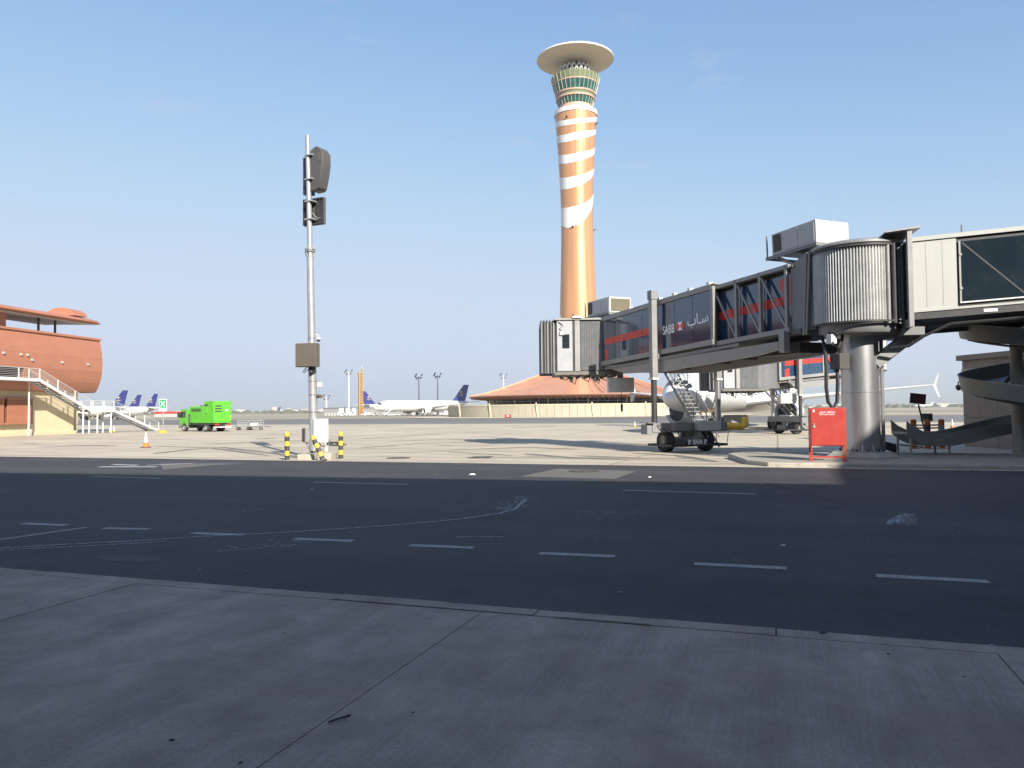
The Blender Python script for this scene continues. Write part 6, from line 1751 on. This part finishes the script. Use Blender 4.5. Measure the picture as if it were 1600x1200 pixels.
for k in range(26):
    q_ = Vector((random.uniform(-.23, -.0), random.uniform(-.1, .08), .01)); vs = [q_ + Vector((random.gauss(0, .03), random.gauss(0, .03), abs(random.gauss(.02, .03)))) for _ in range(4)]
    b.add(vs, [(0, 1, 2, 3)])
o = b.build('plastic_bag', bagm, smooth=20); o.location = (c.x, c.y, 0.002); o.rotation_euler = (0, 0, R(-8)); tag(o, 'crumpled clear plastic bag lying on the dark road', 'plastic bag')
def scrap(px, py, s_, m_, label, cat='litter', nm='paper_scrap', z=0):
    c = gnd(px, py); b = MB(); ring = [(s_*math.cos(k*1.05)*random.uniform(.6, 1.2), .55*s_*math.sin(k*1.05)*random.uniform(.6, 1.2), random.uniform(.004, .3*s_)) for k in range(6)]
    b.add(ring + [(0, 0, .45*s_)] + [(x, y, .002) for x, y, z_ in ring], [(k, (k+1) % 6, 6) for k in range(6)] + [(k, k + 7, (k+1) % 6 + 7, (k+1) % 6) for k in range(6)])
    o = b.build(nm, m_, smooth=0); o.location = (c.x, c.y, c.z + .003); tag(o, label, cat, 'litter on the ground')
scrap(738, 742, .11, M['lettering'], 'crumpled white paper on the sunlit strip of road, left of the concrete patch')
scrap(1015, 746, .07, M['lettering'], 'tiny white scrap on the sunlit road edge right of the concrete patch')
scrap(1224, 853, .045, M['lettering'], 'tiny white scrap between the dashes, in line with the red cabinet')
scrap(1550, 1010, .035, M['scuff'], 'tiny pale scrap on the road by the pavement edge at lower right')
scrap(970, 926, .03, M['scuff'], 'tiny pale scrap on the dark road below the sixth dash')
scrap(312, 891, .03, M['scuff'], 'tiny pale scrap on the road at left, below the scraped arc')
scrap(387, 894, .03, M['scuff'], 'tiny pale scrap on the road at left, right of another scrap')
scrap(487, 765, .05, M['lettering'], 'tiny white scrap on the shaded road under the mast')
for px, py, s_, l in ((268, 1157, .022, 'small black stone at the lower left of the pavement'), (376, 1192, .018, 'small black stone near the bottom edge of the pavement, left of centre'),
                      (645, 1114, .016, 'small black stone on the pavement right of the dark twig'), (444, 990, .016, 'small black stone on the pavement nearest the road edge'),
                      (1388, 1022, .02, 'small black stone at the right of the pavement near the road edge'), (1506, 1058, .016, 'small black stone at the far right of the pavement'),
                      (1285, 990, .04, 'dark lump on the road beside the pavement edge')):
    scrap(px, py, s_, M['dark'], l, 'stone', 'small_stone')
c = gnd(530, 1126); o = MB().path([(-.06, -.05, .008), (-.01, -.008, .012), (.03, .03, .01), (.06, .075, .006)], .007, 6).build('twig', M['dark']); o.location = (c.x, c.y, .004); tag(o, 'thin dark twig lying across the pavement joint', 'twig')

# ------------------------------------------------------------------ dusty air
b = MB().box(-6000, 6000, -120, 4700, -1.4, 170)
hz = b.build('haze', None, smooth=0)
tag(hz, kind='stuff')
hm = bpy.data.materials.new('dusty_air'); hm.use_nodes = True
t = hm.node_tree
for n in list(t.nodes): t.nodes.remove(n)
ho_ = nd(t, 'ShaderNodeOutputMaterial'); pv = nd(t, 'ShaderNodeVolumePrincipled')
pv.inputs['Color'].default_value = (0.86, 0.90, 0.95, 1)
pv.inputs["Density"].default_value = 0.00013
pv.inputs['Anisotropy'].default_value = 0.2
t.links.new(pv.outputs[0], ho_.inputs['Volume'])
hz.data.materials.append(hm)
